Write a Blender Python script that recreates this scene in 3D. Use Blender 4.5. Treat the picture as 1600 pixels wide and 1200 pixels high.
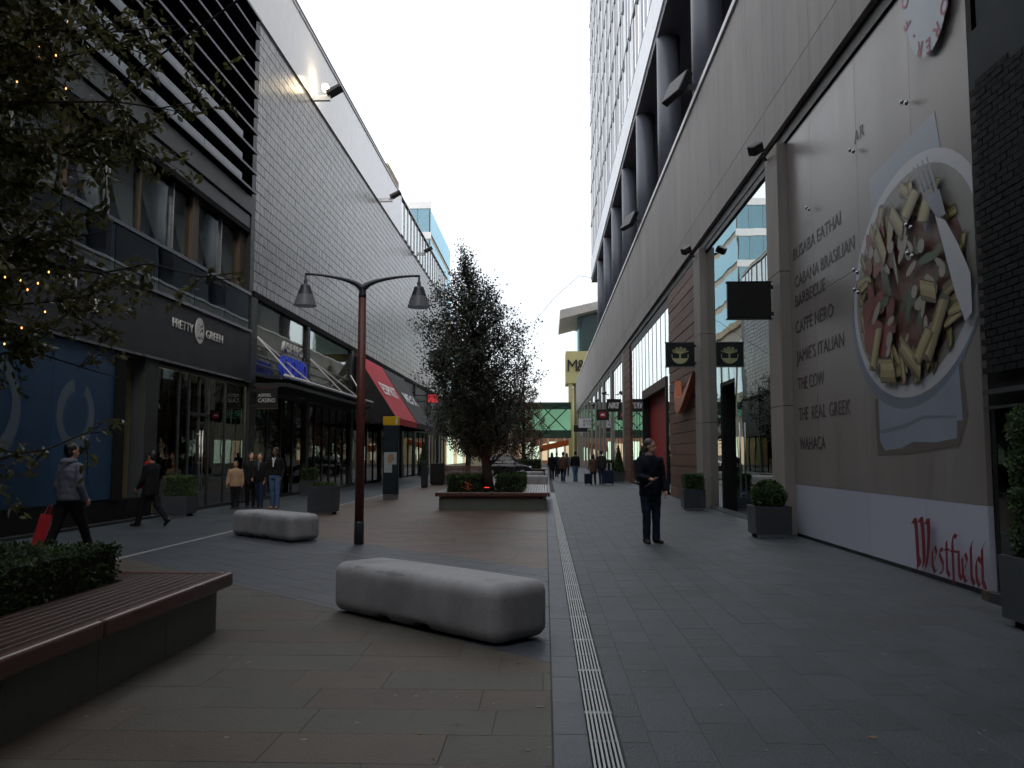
import bpy, bmesh, math, random
import numpy as np
from mathutils import Matrix, Vector
for _o in list(bpy.data.objects): bpy.data.objects.remove(_o)
scene = bpy.context.scene
R = math.radians
# ------------------------------------------------------------------ camera
CAM_LOC = Vector((0.0, 0.0, 1.5)); PITCH = 4.778; YAW = 2.214
cd = bpy.data.cameras.new('camera'); cam = bpy.data.objects.new('camera', cd)
scene.collection.objects.link(cam)
cd.sensor_width = 36.0; cd.lens = 36.0 * 1340.0 / 1600.0
cd.clip_start = 0.05; cd.clip_end = 2000
cam.location = CAM_LOC
cam.rotation_euler = (R(90 + PITCH), 0, R(YAW))
scene.camera = cam
# ------------------------------------------------------------------ sky
SUN_EL, SUN_AZ = 32.0, 160.0          # azimuth clockwise from +Y (the street runs along +Y)
w = bpy.data.worlds.new('World'); scene.world = w; w.use_nodes = True
nt = w.node_tree; nt.nodes.clear()
out = nt.nodes.new('ShaderNodeOutputWorld'); bg = nt.nodes.new('ShaderNodeBackground')
sky = nt.nodes.new('ShaderNodeTexSky'); sky.sky_type = 'NISHITA'; sky.sun_disc = False
sky.sun_elevation = R(SUN_EL); sky.sun_rotation = R(SUN_AZ); sky.dust_density = 3.0; sky.air_density = 1.0
tc = nt.nodes.new('ShaderNodeTexCoord'); cl = nt.nodes.new('ShaderNodeTexNoise')
cl.inputs['Scale'].default_value = 2.2; cl.inputs['Detail'].default_value = 5
mr = nt.nodes.new('ShaderNodeMapRange'); mr.inputs[1].default_value = .3; mr.inputs[2].default_value = .7
mr.inputs[3].default_value = .42; mr.inputs[4].default_value = .96
mx = nt.nodes.new('ShaderNodeMix'); mx.data_type = 'RGBA'
mx.inputs[7].default_value = (16.2, 16.6, 17.2, 1)           # thin bright cloud cover
nt.links.new(tc.outputs['Generated'], cl.inputs['Vector']); nt.links.new(cl.outputs['Fac'], mr.inputs[0])
nt.links.new(mr.outputs[0], mx.inputs[0]); nt.links.new(sky.outputs[0], mx.inputs[6])
nt.links.new(mx.outputs[2], bg.inputs['Color']); bg.inputs['Strength'].default_value = 0.1
nt.links.new(bg.outputs[0], out.inputs['Surface'])
# ------------------------------------------------------------------ sun through cloud
sl = bpy.data.lights.new('sun', 'SUN'); sl.energy = 1.5; sl.angle = R(12); sl.color = (1, .93, .84)
so = bpy.data.objects.new('sun', sl); scene.collection.objects.link(so)
_d = Vector((math.sin(R(SUN_AZ)) * math.cos(R(SUN_EL)), math.cos(R(SUN_AZ)) * math.cos(R(SUN_EL)), math.sin(R(SUN_EL))))
so.rotation_euler = _d.to_track_quat('Z', 'Y').to_euler(); so.location = (0, 0, 60)
vs = scene.view_settings; vs.view_transform = 'Standard'; vs.look = 'None'; vs.gamma = 1.0; vs.exposure = 0.15
try: vs.use_curve_mapping = False
except Exception: pass
scene.cycles.max_bounces = 6; scene.cycles.diffuse_bounces = 3; scene.cycles.glossy_bounces = 3; scene.cycles.transparent_max_bounces = 8
scene.cycles.use_adaptive_sampling = True; scene.cycles.adaptive_threshold = .03; scene.cycles.adaptive_min_samples = 12
random.seed(7); RNG = np.random.default_rng(7)

# ------------------------------------------------------------------ helpers
def S(r, g, b):
    f = lambda c: (c / 255 / 12.92) if c / 255 <= .04045 else ((c / 255 + .055) / 1.055) ** 2.4
    return (f(r), f(g), f(b))
MATS = {}
def pm(name, col, rough=.6, var=.12, scale=6.0, bump=0.0, bscale=None, metal=0.0, spec=.5, rnd=0.0,
       stretch=(1, 1, 1), col2=None, emit=None, estr=0.0, transl=0.0):
    """principled material: noise-varied colour, optional per-piece variation and relief"""
    if name in MATS: return MATS[name]
    m = bpy.data.materials.new(name); MATS[name] = m; m.use_nodes = True
    n = m.node_tree.nodes; l = m.node_tree.links; b = n['Principled BSDF']
    b.inputs['Roughness'].default_value = rough; b.inputs['Metallic'].default_value = metal
    b.inputs['Specular IOR Level'].default_value = spec
    t = n.new('ShaderNodeTexCoord'); mp = n.new('ShaderNodeMapping'); mp.inputs['Scale'].default_value = stretch
    oi = n.new('ShaderNodeObjectInfo'); ge = n.new('ShaderNodeNewGeometry')
    ad = n.new('ShaderNodeVectorMath'); ad.operation = 'ADD'
    cb = n.new('ShaderNodeMath'); cb.operation = 'ADD'; l.new(oi.outputs['Random'], cb.inputs[0]); l.new(ge.outputs['Random Per Island'], cb.inputs[1])
    fr = n.new('ShaderNodeMath'); fr.operation = 'FRACT'; l.new(cb.outputs[0], fr.inputs[0])
    sc = n.new('ShaderNodeMath'); sc.operation = 'MULTIPLY'; sc.inputs[1].default_value = 37.0; l.new(oi.outputs['Random'], sc.inputs[0])
    l.new(t.outputs['Object'], ad.inputs[0]); l.new(sc.outputs[0], ad.inputs[1]); l.new(ad.outputs[0], mp.inputs['Vector'])
    nz = n.new('ShaderNodeTexNoise'); nz.inputs['Scale'].default_value = scale; nz.inputs['Detail'].default_value = 4
    nz.inputs['Roughness'].default_value = .62; l.new(mp.outputs[0], nz.inputs['Vector'])
    a = tuple(max(0, c * (1 - var * 1.6)) for c in col); c2 = tuple(c * (1 + var * 1.6) for c in (col2 or col))
    mixc = n.new('ShaderNodeMix'); mixc.data_type = 'RGBA'; mixc.inputs[6].default_value = (*a, 1); mixc.inputs[7].default_value = (*c2, 1)
    l.new(nz.outputs['Fac'], mixc.inputs[0])
    res = mixc.outputs[2]
    if rnd:
        mrr = n.new('ShaderNodeMapRange'); mrr.inputs[3].default_value = 1 - rnd; mrr.inputs[4].default_value = 1 + rnd; l.new(fr.outputs[0], mrr.inputs[0])
        vm = n.new('ShaderNodeVectorMath'); vm.operation = 'SCALE'; l.new(res, vm.inputs[0]); l.new(mrr.outputs[0], vm.inputs['Scale']); res = vm.outputs[0]
    l.new(res, b.inputs['Base Color'])
    if bump:
        n2 = n.new('ShaderNodeTexNoise'); n2.inputs['Scale'].default_value = bscale or scale * 6; n2.inputs['Detail'].default_value = 3
        l.new(mp.outputs[0], n2.inputs['Vector'])
        bp = n.new('ShaderNodeBump'); bp.inputs['Strength'].default_value = bump; bp.inputs['Distance'].default_value = .02
        l.new(n2.outputs['Fac'], bp.inputs['Height']); l.new(bp.outputs[0], b.inputs['Normal'])
    rr = n.new('ShaderNodeMapRange'); rr.inputs[3].default_value = max(0, rough - .1); rr.inputs[4].default_value = min(1, rough + .1)
    l.new(nz.outputs['Fac'], rr.inputs[0]); l.new(rr.outputs[0], b.inputs['Roughness'])
    if emit:
        b.inputs['Emission Color'].default_value = (*emit, 1); b.inputs['Emission Strength'].default_value = estr
    if transl:
        o = n['Material Output']; tr = n.new('ShaderNodeBsdfTranslucent'); l.new(res, tr.inputs['Color'])
        ms = n.new('ShaderNodeMixShader'); ms.inputs[0].default_value = transl
        l.new(b.outputs[0], ms.inputs[1]); l.new(tr.outputs[0], ms.inputs[2]); l.new(ms.outputs[0], o.inputs['Surface'])
    return m
def duo(name, colA, colB, split=.5, **k):
    """stone whose single slabs are one of two colours"""
    m = pm(name, (1, 1, 1), **k)
    n = m.node_tree.nodes; l = m.node_tree.links; b = n['Principled BSDF']
    src = b.inputs['Base Color'].links[0].from_socket
    fr = [x for x in n if x.type == 'MATH' and x.operation == 'FRACT'][0]
    ramp = n.new('ShaderNodeValToRGB'); e = ramp.color_ramp.elements
    e[0].position = split - .12; e[0].color = (*colA, 1); e[1].position = split + .12; e[1].color = (*colB, 1)
    mu = n.new('ShaderNodeMath'); mu.operation = 'MULTIPLY'; mu.inputs[1].default_value = 7.31; l.new(fr.outputs[0], mu.inputs[0])
    f2 = n.new('ShaderNodeMath'); f2.operation = 'FRACT'; l.new(mu.outputs[0], f2.inputs[0]); l.new(f2.outputs[0], ramp.inputs[0])
    mm = n.new('ShaderNodeMix'); mm.data_type = 'RGBA'; mm.blend_type = 'MULTIPLY'; mm.inputs[0].default_value = 1
    l.new(src, mm.inputs[6]); l.new(ramp.outputs[0], mm.inputs[7]); l.new(mm.outputs[2], b.inputs['Base Color'])
    return m
def grime(name, scale, lo, hi, dark, stretch=(1, 1, 1), world=False):
    """stains and dirt with a shape of their own: multiply the base colour where the noise is high"""
    m = MATS[name]; n = m.node_tree.nodes; l = m.node_tree.links; b = n['Principled BSDF']; src = b.inputs['Base Color'].links[0].from_socket
    mp = n.new('ShaderNodeMapping'); mp.inputs['Scale'].default_value = stretch
    if world: l.new(n.new('ShaderNodeNewGeometry').outputs['Position'], mp.inputs['Vector'])
    else: l.new(n.new('ShaderNodeTexCoord').outputs['Object'], mp.inputs['Vector'])
    nz = n.new('ShaderNodeTexNoise'); nz.inputs['Scale'].default_value = scale; nz.inputs['Detail'].default_value = 3; l.new(mp.outputs[0], nz.inputs['Vector'])
    mr_ = n.new('ShaderNodeMapRange'); mr_.inputs[1].default_value = lo; mr_.inputs[2].default_value = hi; mr_.inputs[3].default_value = 1.0; mr_.inputs[4].default_value = dark; l.new(nz.outputs['Fac'], mr_.inputs[0])
    vm = n.new('ShaderNodeVectorMath'); vm.operation = 'SCALE'; l.new(src, vm.inputs[0]); l.new(mr_.outputs[0], vm.inputs['Scale']); l.new(vm.outputs[0], b.inputs['Base Color'])
def glass(name, tint=(.5, .6, .58), refl=(.92, .97, .97), base=.05, rough=0.0, gain=1.0, wav=0.0):
    if name in MATS: return MATS[name]
    m = bpy.data.materials.new(name); MATS[name] = m; m.use_nodes = True
    n = m.node_tree.nodes; l = m.node_tree.links; n.remove(n['Principled BSDF']); o = n['Material Output']
    tr = n.new('ShaderNodeBsdfTransparent'); tr.inputs[0].default_value = (*tint, 1)
    gl = n.new('ShaderNodeBsdfGlossy'); gl.inputs['Color'].default_value = (*refl, 1); gl.inputs['Roughness'].default_value = rough
    fr = n.new('ShaderNodeFresnel'); fr.inputs[0].default_value = 1.55
    mu = n.new('ShaderNodeMath'); mu.operation = 'MULTIPLY_ADD'; mu.inputs[1].default_value = gain; mu.inputs[2].default_value = base; mu.use_clamp = True
    l.new(fr.outputs[0], mu.inputs[0])
    ms = n.new('ShaderNodeMixShader'); l.new(mu.outputs[0], ms.inputs[0]); l.new(tr.outputs[0], ms.inputs[1]); l.new(gl.outputs[0], ms.inputs[2])
    if wav:
        t = n.new('ShaderNodeTexCoord'); nz = n.new('ShaderNodeTexNoise'); nz.inputs['Scale'].default_value = .8; nz.inputs['Detail'].default_value = 1
        bp = n.new('ShaderNodeBump'); bp.inputs['Strength'].default_value = wav; bp.inputs['Distance'].default_value = .02
        l.new(t.outputs['Object'], nz.inputs['Vector']); l.new(nz.outputs['Fac'], bp.inputs['Height']); l.new(bp.outputs[0], gl.inputs['Normal'])
    l.new(ms.outputs[0], o.inputs['Surface'])
    return m

class MB:
    def __init__(s): s.v = []; s.f = []
    def add(s, vs, fs):
        k = len(s.v); s.v += [tuple(p) for p in vs]; s.f += [tuple(i + k for i in f) for f in fs]; return s
    def box(s, x0, x1, y0, y1, z0, z1):
        return s.add([(x0, y0, z0), (x1, y0, z0), (x1, y1, z0), (x0, y1, z0), (x0, y0, z1), (x1, y0, z1), (x1, y1, z1), (x0, y1, z1)],
                     [(0, 3, 2, 1), (4, 5, 6, 7), (0, 1, 5, 4), (1, 2, 6, 5), (2, 3, 7, 6), (3, 0, 4, 7)])
    def bar(s, a, b, wd, ht, up=(0, 0, 1)):
        a = Vector(a); b = Vector(b); d = (b - a).normalized(); u = Vector(up)
        if abs(d.dot(u)) > .98: u = Vector((1, 0, 0))
        r = d.cross(u).normalized() * wd / 2; u = r.cross(d).normalized() * ht / 2
        vs = [p + i * r + j * u for p in (a, b) for i, j in ((-1, -1), (1, -1), (1, 1), (-1, 1))]
        return s.add(vs, [(0, 1, 2, 3), (7, 6, 5, 4), (0, 4, 5, 1), (1, 5, 6, 2), (2, 6, 7, 3), (3, 7, 4, 0)])
    def tube(s, path, rad, n=8, ry=None, cap=True):
        P = [Vector(p) for p in path]; m = len(P)
        if not hasattr(rad, '__len__'): rad = [rad] * m
        ry = ry if ry is not None else rad
        if not hasattr(ry, '__len__'): ry = [ry] * m
        vs = []; fs = []; prev = None
        for i in range(m):
            d = (P[min(i + 1, m - 1)] - P[max(i - 1, 0)]).normalized()
            if prev is None:
                prev = Vector((1, 0, 0)) if abs(d.x) < .9 else Vector((0, 1, 0))
            r = (prev - d * prev.dot(d)).normalized(); prev = r; u = d.cross(r)
            for k in range(n):
                a = 2 * math.pi * k / n; vs.append(P[i] + r * (rad[i] * math.cos(a)) + u * (ry[i] * math.sin(a)))
        for i in range(m - 1):
            for k in range(n):
                k2 = (k + 1) % n; fs.append((i * n + k, i * n + k2, (i + 1) * n + k2, (i + 1) * n + k))
        if cap: fs += [tuple(range(n - 1, -1, -1)), tuple((m - 1) * n + k for k in range(n))]
        return s.add(vs, fs)
    def lathe(s, prof, c=(0, 0, 0), n=24):
        vs = []; fs = []; m = len(prof)
        for r, z in prof:
            for k in range(n):
                a = 2 * math.pi * k / n; vs.append((c[0] + r * math.cos(a), c[1] + r * math.sin(a), c[2] + z))
        for i in range(m - 1):
            for k in range(n):
                k2 = (k + 1) % n; fs.append((i * n + k, i * n + k2, (i + 1) * n + k2, (i + 1) * n + k))
        fs += [tuple(range(n - 1, -1, -1)), tuple((m - 1) * n + k for k in range(n))]
        return s.add(vs, fs)
    def ell(s, c, r, n=12, m=8, rot=None):
        prof = []; c = Vector(c); vs = []; fs = []
        for i in range(m + 1):
            t = math.pi * i / m; st = max(math.sin(t), .02)
            for k in range(n):
                a = 2 * math.pi * k / n; p = Vector((r[0] * st * math.cos(a), r[1] * st * math.sin(a), -r[2] * math.cos(t)))
                if rot: p = rot @ p
                vs.append(c + p)
        for i in range(m):
            for k in range(n):
                k2 = (k + 1) % n; fs.append((i * n + k, i * n + k2, (i + 1) * n + k2, (i + 1) * n + k))
        fs += [tuple(range(n - 1, -1, -1)), tuple(m * n + k for k in range(n))]
        return s.add(vs, fs)
    def cap(s, a, b, ra, rb, n=10):
        """tapered capsule"""
        a = Vector(a); b = Vector(b); d = (b - a).normalized(); P = []; r = []
        for t in (-1, -.85, -.5, 0): P.append(a + d * ra * t); r.append(max(ra * math.sqrt(max(0, 1 - t * t)), ra * .12))
        for t in (0, .5, .85, 1): P.append(b + d * rb * t); r.append(max(rb * math.sqrt(max(0, 1 - t * t)), rb * .12))
        return s.tube(P, r, n)
    def chain(s, pts, rad, n=10):
        for i in range(len(pts) - 1): s.cap(pts[i], pts[i + 1], rad[i], rad[i + 1], n)
        return s
    def slab(s, poly, z0, z1, ch=.0018):
        """prism over an xy polygon with a chamfered top edge"""
        n = len(poly); cx = sum(p[0] for p in poly) / n; cy = sum(p[1] for p in poly) / n
        vs = [(x, y, z0) for x, y in poly] + [(x, y, z1 - ch) for x, y in poly]
        for x, y in poly:
            d = math.hypot(x - cx, y - cy) or 1; q = 1 - min(.4, ch * 1.4 / d); vs.append((cx + (x - cx) * q, cy + (y - cy) * q, z1))
        fs = [tuple(range(2 * n, 3 * n))]
        for k in range(n):
            k2 = (k + 1) % n; fs += [(k, k2, n + k2, n + k), (n + k, n + k2, 2 * n + k2, 2 * n + k)]
        return s.add(vs, fs)
    def prism(s, pts, ext):
        """closed prism: 3-D polygon pts swept along ext"""
        e = Vector(ext); n = len(pts); vs = [Vector(p) for p in pts] + [Vector(p) + e for p in pts]
        fs = [tuple(range(n - 1, -1, -1)), tuple(range(n, 2 * n))] + [(k, (k + 1) % n, n + (k + 1) % n, n + k) for k in range(n)]
        return s.add(vs, fs)
    def mesh(s, name, mat, smooth=False):
        me = bpy.data.meshes.new(name); me.from_pydata(s.v, [], s.f); me.update()
        if mat: me.materials.append(mat if not isinstance(mat, str) else MATS[mat])
        if smooth: me.polygons.foreach_set('use_smooth', [True] * len(me.polygons))
        return me
    def fixnormals(s):
        return s
def link(o): scene.collection.objects.link(o); return o
def attach(o, parent, world=True):
    if parent is not None:
        o.parent = parent
        if world and '_T' in parent: o.matrix_parent_inverse = Matrix.Translation(-Vector(parent['_T']))
    return o
def obj(name, mb, mat, parent=None, bevel=0, smooth=False, world=True, segs=2, kind=None):
    me = mb if isinstance(mb, bpy.types.Mesh) else mb.mesh(name, mat, smooth)
    o = link(bpy.data.objects.new(name, me))
    if bevel:
        b = o.modifiers.new('bevel', 'BEVEL'); b.width = bevel; b.segments = segs; b.limit_method = 'ANGLE'
    if kind: o['kind'] = kind
    return attach(o, parent, world)
def put(name, me, parent=None, loc=(0, 0, 0), rz=0, scale=None, world=True):
    o = link(bpy.data.objects.new(name, me)); o.location = loc; o.rotation_euler = (0, 0, rz)
    if scale: o.scale = scale
    return attach(o, parent, world)
def tag(o, label, cat, group=None):
    o['label'] = label; o['category'] = cat
    if group: o['group'] = group
    return o
def thing(name, label, cat, loc=(0, 0, 0), rz=0, group=None, world=False):
    """Empty at a thing's base. world=True: its parts are given in world coordinates"""
    o = link(bpy.data.objects.new(name, None)); o.location = loc; o.rotation_euler = (0, 0, rz); o.empty_display_size = .3
    if world: o['_T'] = tuple(loc)
    return tag(o, label, cat, group)
def struct(name, mb, mat):
    o = obj(name, mb, mat); o['kind'] = 'structure'; return o
def box(name, x0, x1, y0, y1, z0, z1, mat, parent=None, bevel=0, world=True):
    return obj(name, MB().box(x0, x1, y0, y1, z0, z1), mat, parent, bevel, world=world)
BENCH = bpy.data.scenes.new('bench')            # empty side scene where single meshes are evaluated quickly
def evaluated(o):
    BENCH.collection.objects.link(o); vl = BENCH.view_layers[0]; vl.update(); dg = vl.depsgraph
    me = bpy.data.meshes.new_from_object(o.evaluated_get(dg)); bpy.data.objects.remove(o); return me
def text_mesh(s, size, ext=.0, align='LEFT', bold=0.0, shear=0, spacing=1.0, width=None):
    c = bpy.data.curves.new('t', 'FONT'); c.body = s; c.size = size; c.extrude = ext; c.align_x = align; c.offset = bold; c.shear = shear
    c.space_character = spacing; c.resolution_u = 3
    me = evaluated(bpy.data.objects.new('t', c))
    if width:
        n = len(me.vertices); co = np.empty(n * 3); me.vertices.foreach_get('co', co); co = co.reshape(-1, 3)
        wd = co[:, 0].max() - co[:, 0].min(); co[:, 0] *= width / wd; me.vertices.foreach_set('co', co.ravel())
    return me
def text(name, s, size, org, right, up, mat, parent=None, ext=.004, world=True, **k):
    me = text_mesh(s, size, ext, **k); right = Vector(right); up = Vector(up); nor = right.cross(up)
    M = Matrix((right, up, nor)).transposed().to_4x4(); M.translation = Vector(org)
    me.transform(M); me.materials.clear(); me.materials.append(MATS[mat] if isinstance(mat, str) else mat); me.name = name
    return obj(name, me, None, parent, world=world)
def proj(p):
    """picture x, y (1600 x 1200) and depth of a point, only used to sort pieces by how near they are"""
    v = cam_inv @ Vector(p); return (800 + 1340 * v.x / -v.z, 600 - 1340 * v.y / -v.z, -v.z) if v.z < -.1 else (-9999, 0, -1)
cam_inv = (Matrix.Translation(CAM_LOC) @ cam.rotation_euler.to_matrix().to_4x4()).inverted()
def inframe(p, m=60):
    x, y, d = proj(p); return d > 0 and -m < x < 1600 + m and -m < y < 1200 + m
# ------------------------------------------------------------------ materials
pm('paving_grey', S(67, 71, 75), .55, .2, 4, .3, 60, rnd=.12, spec=.35)
pm('paving_band', S(69, 73, 80), .5, .12, 9, .2, 60, rnd=.10, spec=.4)
pm('paving_left', S(65, 71, 76), .55, .14, 7, .25, 60, rnd=.10, spec=.35)
duo('paving_brown', S(86, 76, 67), S(83, 80, 73), .35, rough=.58, var=.2, scale=4, bump=.3, bscale=60, rnd=.1, spec=.3)
duo('paving_brown_far', S(100, 83, 73), S(92, 80, 72), .6, rough=.5, var=.12, scale=9, bump=.2, bscale=60, rnd=.12, spec=.35)
pm('mortar', S(66, 65, 63), .9, .2, 12); pm('asphalt', S(62, 62, 64), .9, .2, 3)
pm('kerb_light', S(140, 140, 140), .6, .15, 10)
pm('galv', S(146, 148, 147), .42, .2, 14, metal=.75, rnd=.1); pm('drain_dark', S(30, 30, 32), .8)
pm('concrete', S(174, 172, 173), .75, .15, 9, .12, 160, col2=S(160, 159, 162), spec=.3)
pm('black', S(16, 17, 19), .5, .2, 8); pm('blackmatt', S(14, 14, 15), .85, .2, 8, spec=.2)
pm('charcoal', S(36, 39, 42), .5, .15, 6); pm('darkmetal', S(52, 52, 56), .4, .12, 10, metal=.3)
pm('white', S(226, 226, 228), .5, .05, 5); pm('whitemetal', S(205, 208, 212), .35, .06, 8, metal=.2)
pm('steel', S(160, 162, 166), .3, .1, 12, metal=.9)

for p_ in ('paving_grey', 'paving_band', 'paving_left', 'paving_brown', 'paving_brown_far'):
    grime(p_, .9, .48, .72, .74, world=True); grime(p_, 7, .6, .72, .8, world=True); grime(p_, 90, .62, .7, .72, world=True)
grime('concrete', 55, .62, .68, .62); grime('concrete', 2.2, .5, .75, .72, (1, 1, .5)); grime('concrete', 5, .66, .7, .75, (.3, 3, 1))
# ------------------------------------------------------------------ ground and paving
struct('ground', MB().add([(-700, -300, -.08), (700, -300, -.08), (700, 1500, -.08), (-700, 1500, -.08)], [(0, 1, 2, 3)]), 'asphalt')
def clip(poly, half):
    for a, b, c in half:                      # keep a*x + b*y <= c
        res = []
        for i in range(len(poly)):
            p, q = poly[i], poly[(i + 1) % len(poly)]; dp = a * p[0] + b * p[1] - c; dq = a * q[0] + b * q[1] - c
            if dp <= 0: res.append(p)
            if (dp < 0 < dq) or (dq < 0 < dp):
                t = dp / (dp - dq); res.append((p[0] + (q[0] - p[0]) * t, p[1] + (q[1] - p[1]) * t))
        poly = res
        poly = [p for i, p in enumerate(poly) if math.hypot(p[0] - poly[i - 1][0], p[1] - poly[i - 1][1]) > 1e-5]
        if len(poly) < 3: return []
    return poly
def area(p): return abs(sum(p[i][0] * p[(i + 1) % len(p)][1] - p[(i + 1) % len(p)][0] * p[i][1] for i in range(len(p)))) / 2
def paving(half, bounds, ang, cw, lens, mat, parent, nobj, joint=.0025, keep=None):
    """courses of slabs in direction ang inside the half planes; the nobj largest in view are single objects"""
    rnd = random.Random(int(cw * 1000) + int(ang * 10) + nobj); ca, sa = math.cos(ang), math.sin(ang)
    x0, x1, y0, y1 = bounds
    cor = [(x * ca + y * sa, -x * sa + y * ca) for x in (x0, x1) for y in (y0, y1)]
    u0, u1 = min(c[0] for c in cor), max(c[0] for c in cor); v0, v1 = min(c[1] for c in cor), max(c[1] for c in cor)
    allp = []; v = v0
    while v < v1:
        u = u0 - rnd.random() * .6
        while u < u1:
            L = rnd.choice(lens); j = joint / 2
            rect = [(u + j, v + j), (u + L - j, v + j), (u + L - j, v + cw - j), (u + j, v + cw - j)]
            rect = [(a * ca - b * sa, a * sa + b * ca) for a, b in rect]
            p = clip(rect, half)
            if p and area(p) > .006: allp.append((p, abs(area(p) - (L - joint) * (cw - joint)) < 1e-4, L))
            u += L
        v += cw
    def key(e):
        c = (sum(q[0] for q in e[0]) / len(e[0]), sum(q[1] for q in e[0]) / len(e[0]), 0)
        return (0 if inframe(c, 0) else 1, proj(c)[2])
    allp.sort(key=key); cache = {}; rest = MB()
    for i, (p, whole, L) in enumerate(allp):
        cx = (min(q[0] for q in p) + max(q[0] for q in p)) / 2; cy = (min(q[1] for q in p) + max(q[1] for q in p)) / 2; dz = rnd.uniform(-.0014, .0006)
        if i < nobj:
            k = (L, cw) if whole and len(p) == 4 else None
            me = cache.get(k) if k else None
            if me is None:
                mb = MB().slab([(x - cx, y - cy) for x, y in p], -.03, 0); me = mb.mesh('paving_slab', mat)
                if k: cache[k] = me
            put('paving_slab', me, parent, (cx, cy, dz))
        else:
            rest.slab(p, -.03 + dz, dz)
    if rest.f: obj('far_paving', rest, mat, parent, kind='stuff')
def bed(name, x0, x1, y0, y1): return struct(name, MB().add([(x0, y0, -.003), (x1, y0, -.003), (x1, y1, -.003), (x0, y1, -.003)], [(0, 1, 2, 3)]), 'mortar')
DR0, DR1 = .225, .385                      # drain channel
walk = bed('walkway', DR1, 6.2, -30, 180); plaza = bed('plaza', -6.3, DR0, -30, 180); lpav = bed('pavement', -11.5, -6.3, -30, 180)
paving([(-1, 0, -DR1 - .01)], (DR1, 4.75, -2, 110), math.pi / 2, .3, (.3, .45, .45, .6), 'paving_grey', walk, 290)
H_NEAR, H_FAR = 6.42, 11.55                # the 45 degree grey band lies between x + y = these
paving([(1, 0, .03), (1, 1, H_NEAR), (-1, 0, 6.2)], (-6.2, .03, -2, 13), 0, .45, (.6, .75, .9, .9, 1.05), 'paving_brown', plaza, 90)
paving([(1, 0, .03), (-1, -1, -H_NEAR - .006), (1, 1, H_FAR), (-1, 0, 6.2)], (-6.2, .03, 6, 18), R(-45), .3, (.45, .6, .6), 'paving_band', plaza, 90)
paving([(1, 0, .03), (-1, -1, -H_FAR - .006), (-1, 0, 6.2)], (-6.2, .03, 11, 110), 0, .3, (.6, .75, .9), 'paving_brown_far', plaza, 78)
paving([(-1, 0, -.036), (1, 0, DR0 - .004)], (.036, DR0, -2, 110), math.pi / 2, .186, (.6, .9), 'paving_band', plaza, 40)
paving([(1, 0, -6.3), (-1, 0, 9.9)], (-9.9, -6.3, 4, 110), math.pi / 2, .45, (.6, .75, .9), 'paving_left', lpav, 120)
for k in range(60):
    y = 2 + k * 1.8
    if y < 70: obj('edging_stone', MB().slab([(-6.293, y), (-6.206, y), (-6.206, y + 1.794), (-6.293, y + 1.794)], -.03, .002), 'kerb_light', lpav)

# slot drain
dr = thing('drain_channel', 'long pale metal slot drain grating set in the dark paving of the walkway', 'drain', ((DR0 + DR1) / 2, 12, 0), world=True)
box('channel', DR0, DR1, 3, 36, -.075, -.05, 'drain_dark', dr)
gm = MB(); gw = DR1 - DR0
for k in range(7):
    x = .006 + (gw - .024) * k / 6; gm.box(x, x + .012, 0, .994, -.03, .002)
gm.box(.0, gw, 0.0, .02, -.032, -.002); gm.box(0, gw, .974, .994, -.032, -.002); gm.box(0, gw, .49, .5, -.032, -.004)
gme = gm.mesh('grating', 'galv')
for k in range(32): put('grating', gme, dr, (DR0, 3.2 + k, 0))

# fallen bits on the stones
leafm = pm('litter_leaf', S(120, 96, 70), .8, .3, 20, rnd=.3); gum = pm('chewing_gum', S(120, 122, 124), .8, .2, 20)
lit = MB(); rl = random.Random(3)
for k in range(70):
    x = rl.uniform(-2.7, 4.4); y = rl.uniform(4, 16); a = rl.random() * 6.3; s_ = rl.uniform(.008, .02)
    q = [(x + s_ * math.cos(a + t) * (1.6 if t in (0, math.pi) else .7), y + s_ * math.sin(a + t)) for t in (0, 1.6, math.pi, 4.7)]
    lit.add([(q[0][0], q[0][1], .004), (q[1][0], q[1][1], .009), (q[2][0], q[2][1], .005), (q[3][0], q[3][1], .004)], [(0, 1, 2, 3)])
o = obj('fallen_leaves', lit, leafm, kind='stuff'); o['label'] = 'small dry leaves scattered over the paving stones'; o['category'] = 'leaves'
gs = MB()
for k in range(150):
    x = rl.uniform(-2.7, 4.3); y = rl.uniform(4, 16); r_ = rl.uniform(.006, .02)
    gs.add([(x + r_ * math.cos(t * .9) * rl.uniform(.8, 1.2), y + r_ * math.sin(t * .9), .0035) for t in range(7)], [tuple(range(7))])
o = obj('gum_spots', gs, gum, kind='stuff'); o['label'] = 'pale gum spots trodden into the paving stones'; o['category'] = 'gum'
# ------------------------------------------------------------------ left side of the street
LX = -9.65
pm('tile', S(122, 122, 124), .28, .24, 3.0, .06, 9, spec=.6, rnd=.16, stretch=(1, 3, .35))
pm('parapet', S(234, 236, 240), .2, .04, 2, rnd=.03); pm('screen', S(96, 97, 104), .6, .08, 2); pm('tan', S(190, 170, 138), .7, .1, 2)
pm('fin', S(32, 34, 39), .45, .12, 4); pm('fin_edge', S(86, 91, 100), .4, .1, 5, metal=.3)
pm('bluestrip', S(78, 95, 107), .25, .14, 1.2, rnd=.12, spec=.7); pm('beam', S(62, 68, 68), .5, .14, 1.4, rnd=.1)
pm('curtain_sky_sheen', S(206, 208, 216), .8, .2, 2); pm('curtain_beige', S(196, 180, 152), .85, .14, 2, stretch=(1, 6, .5))
pm('brownpost', S(74, 58, 46), .6, .2, 5); pm('fascia_dark', S(27, 30, 34), .55, .12, 2, rnd=.06)
pm('offwhite', S(196, 198, 196), .6, .08, 10); pm('trim', S(150, 156, 164), .22, .1, 14, metal=.8)
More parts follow.
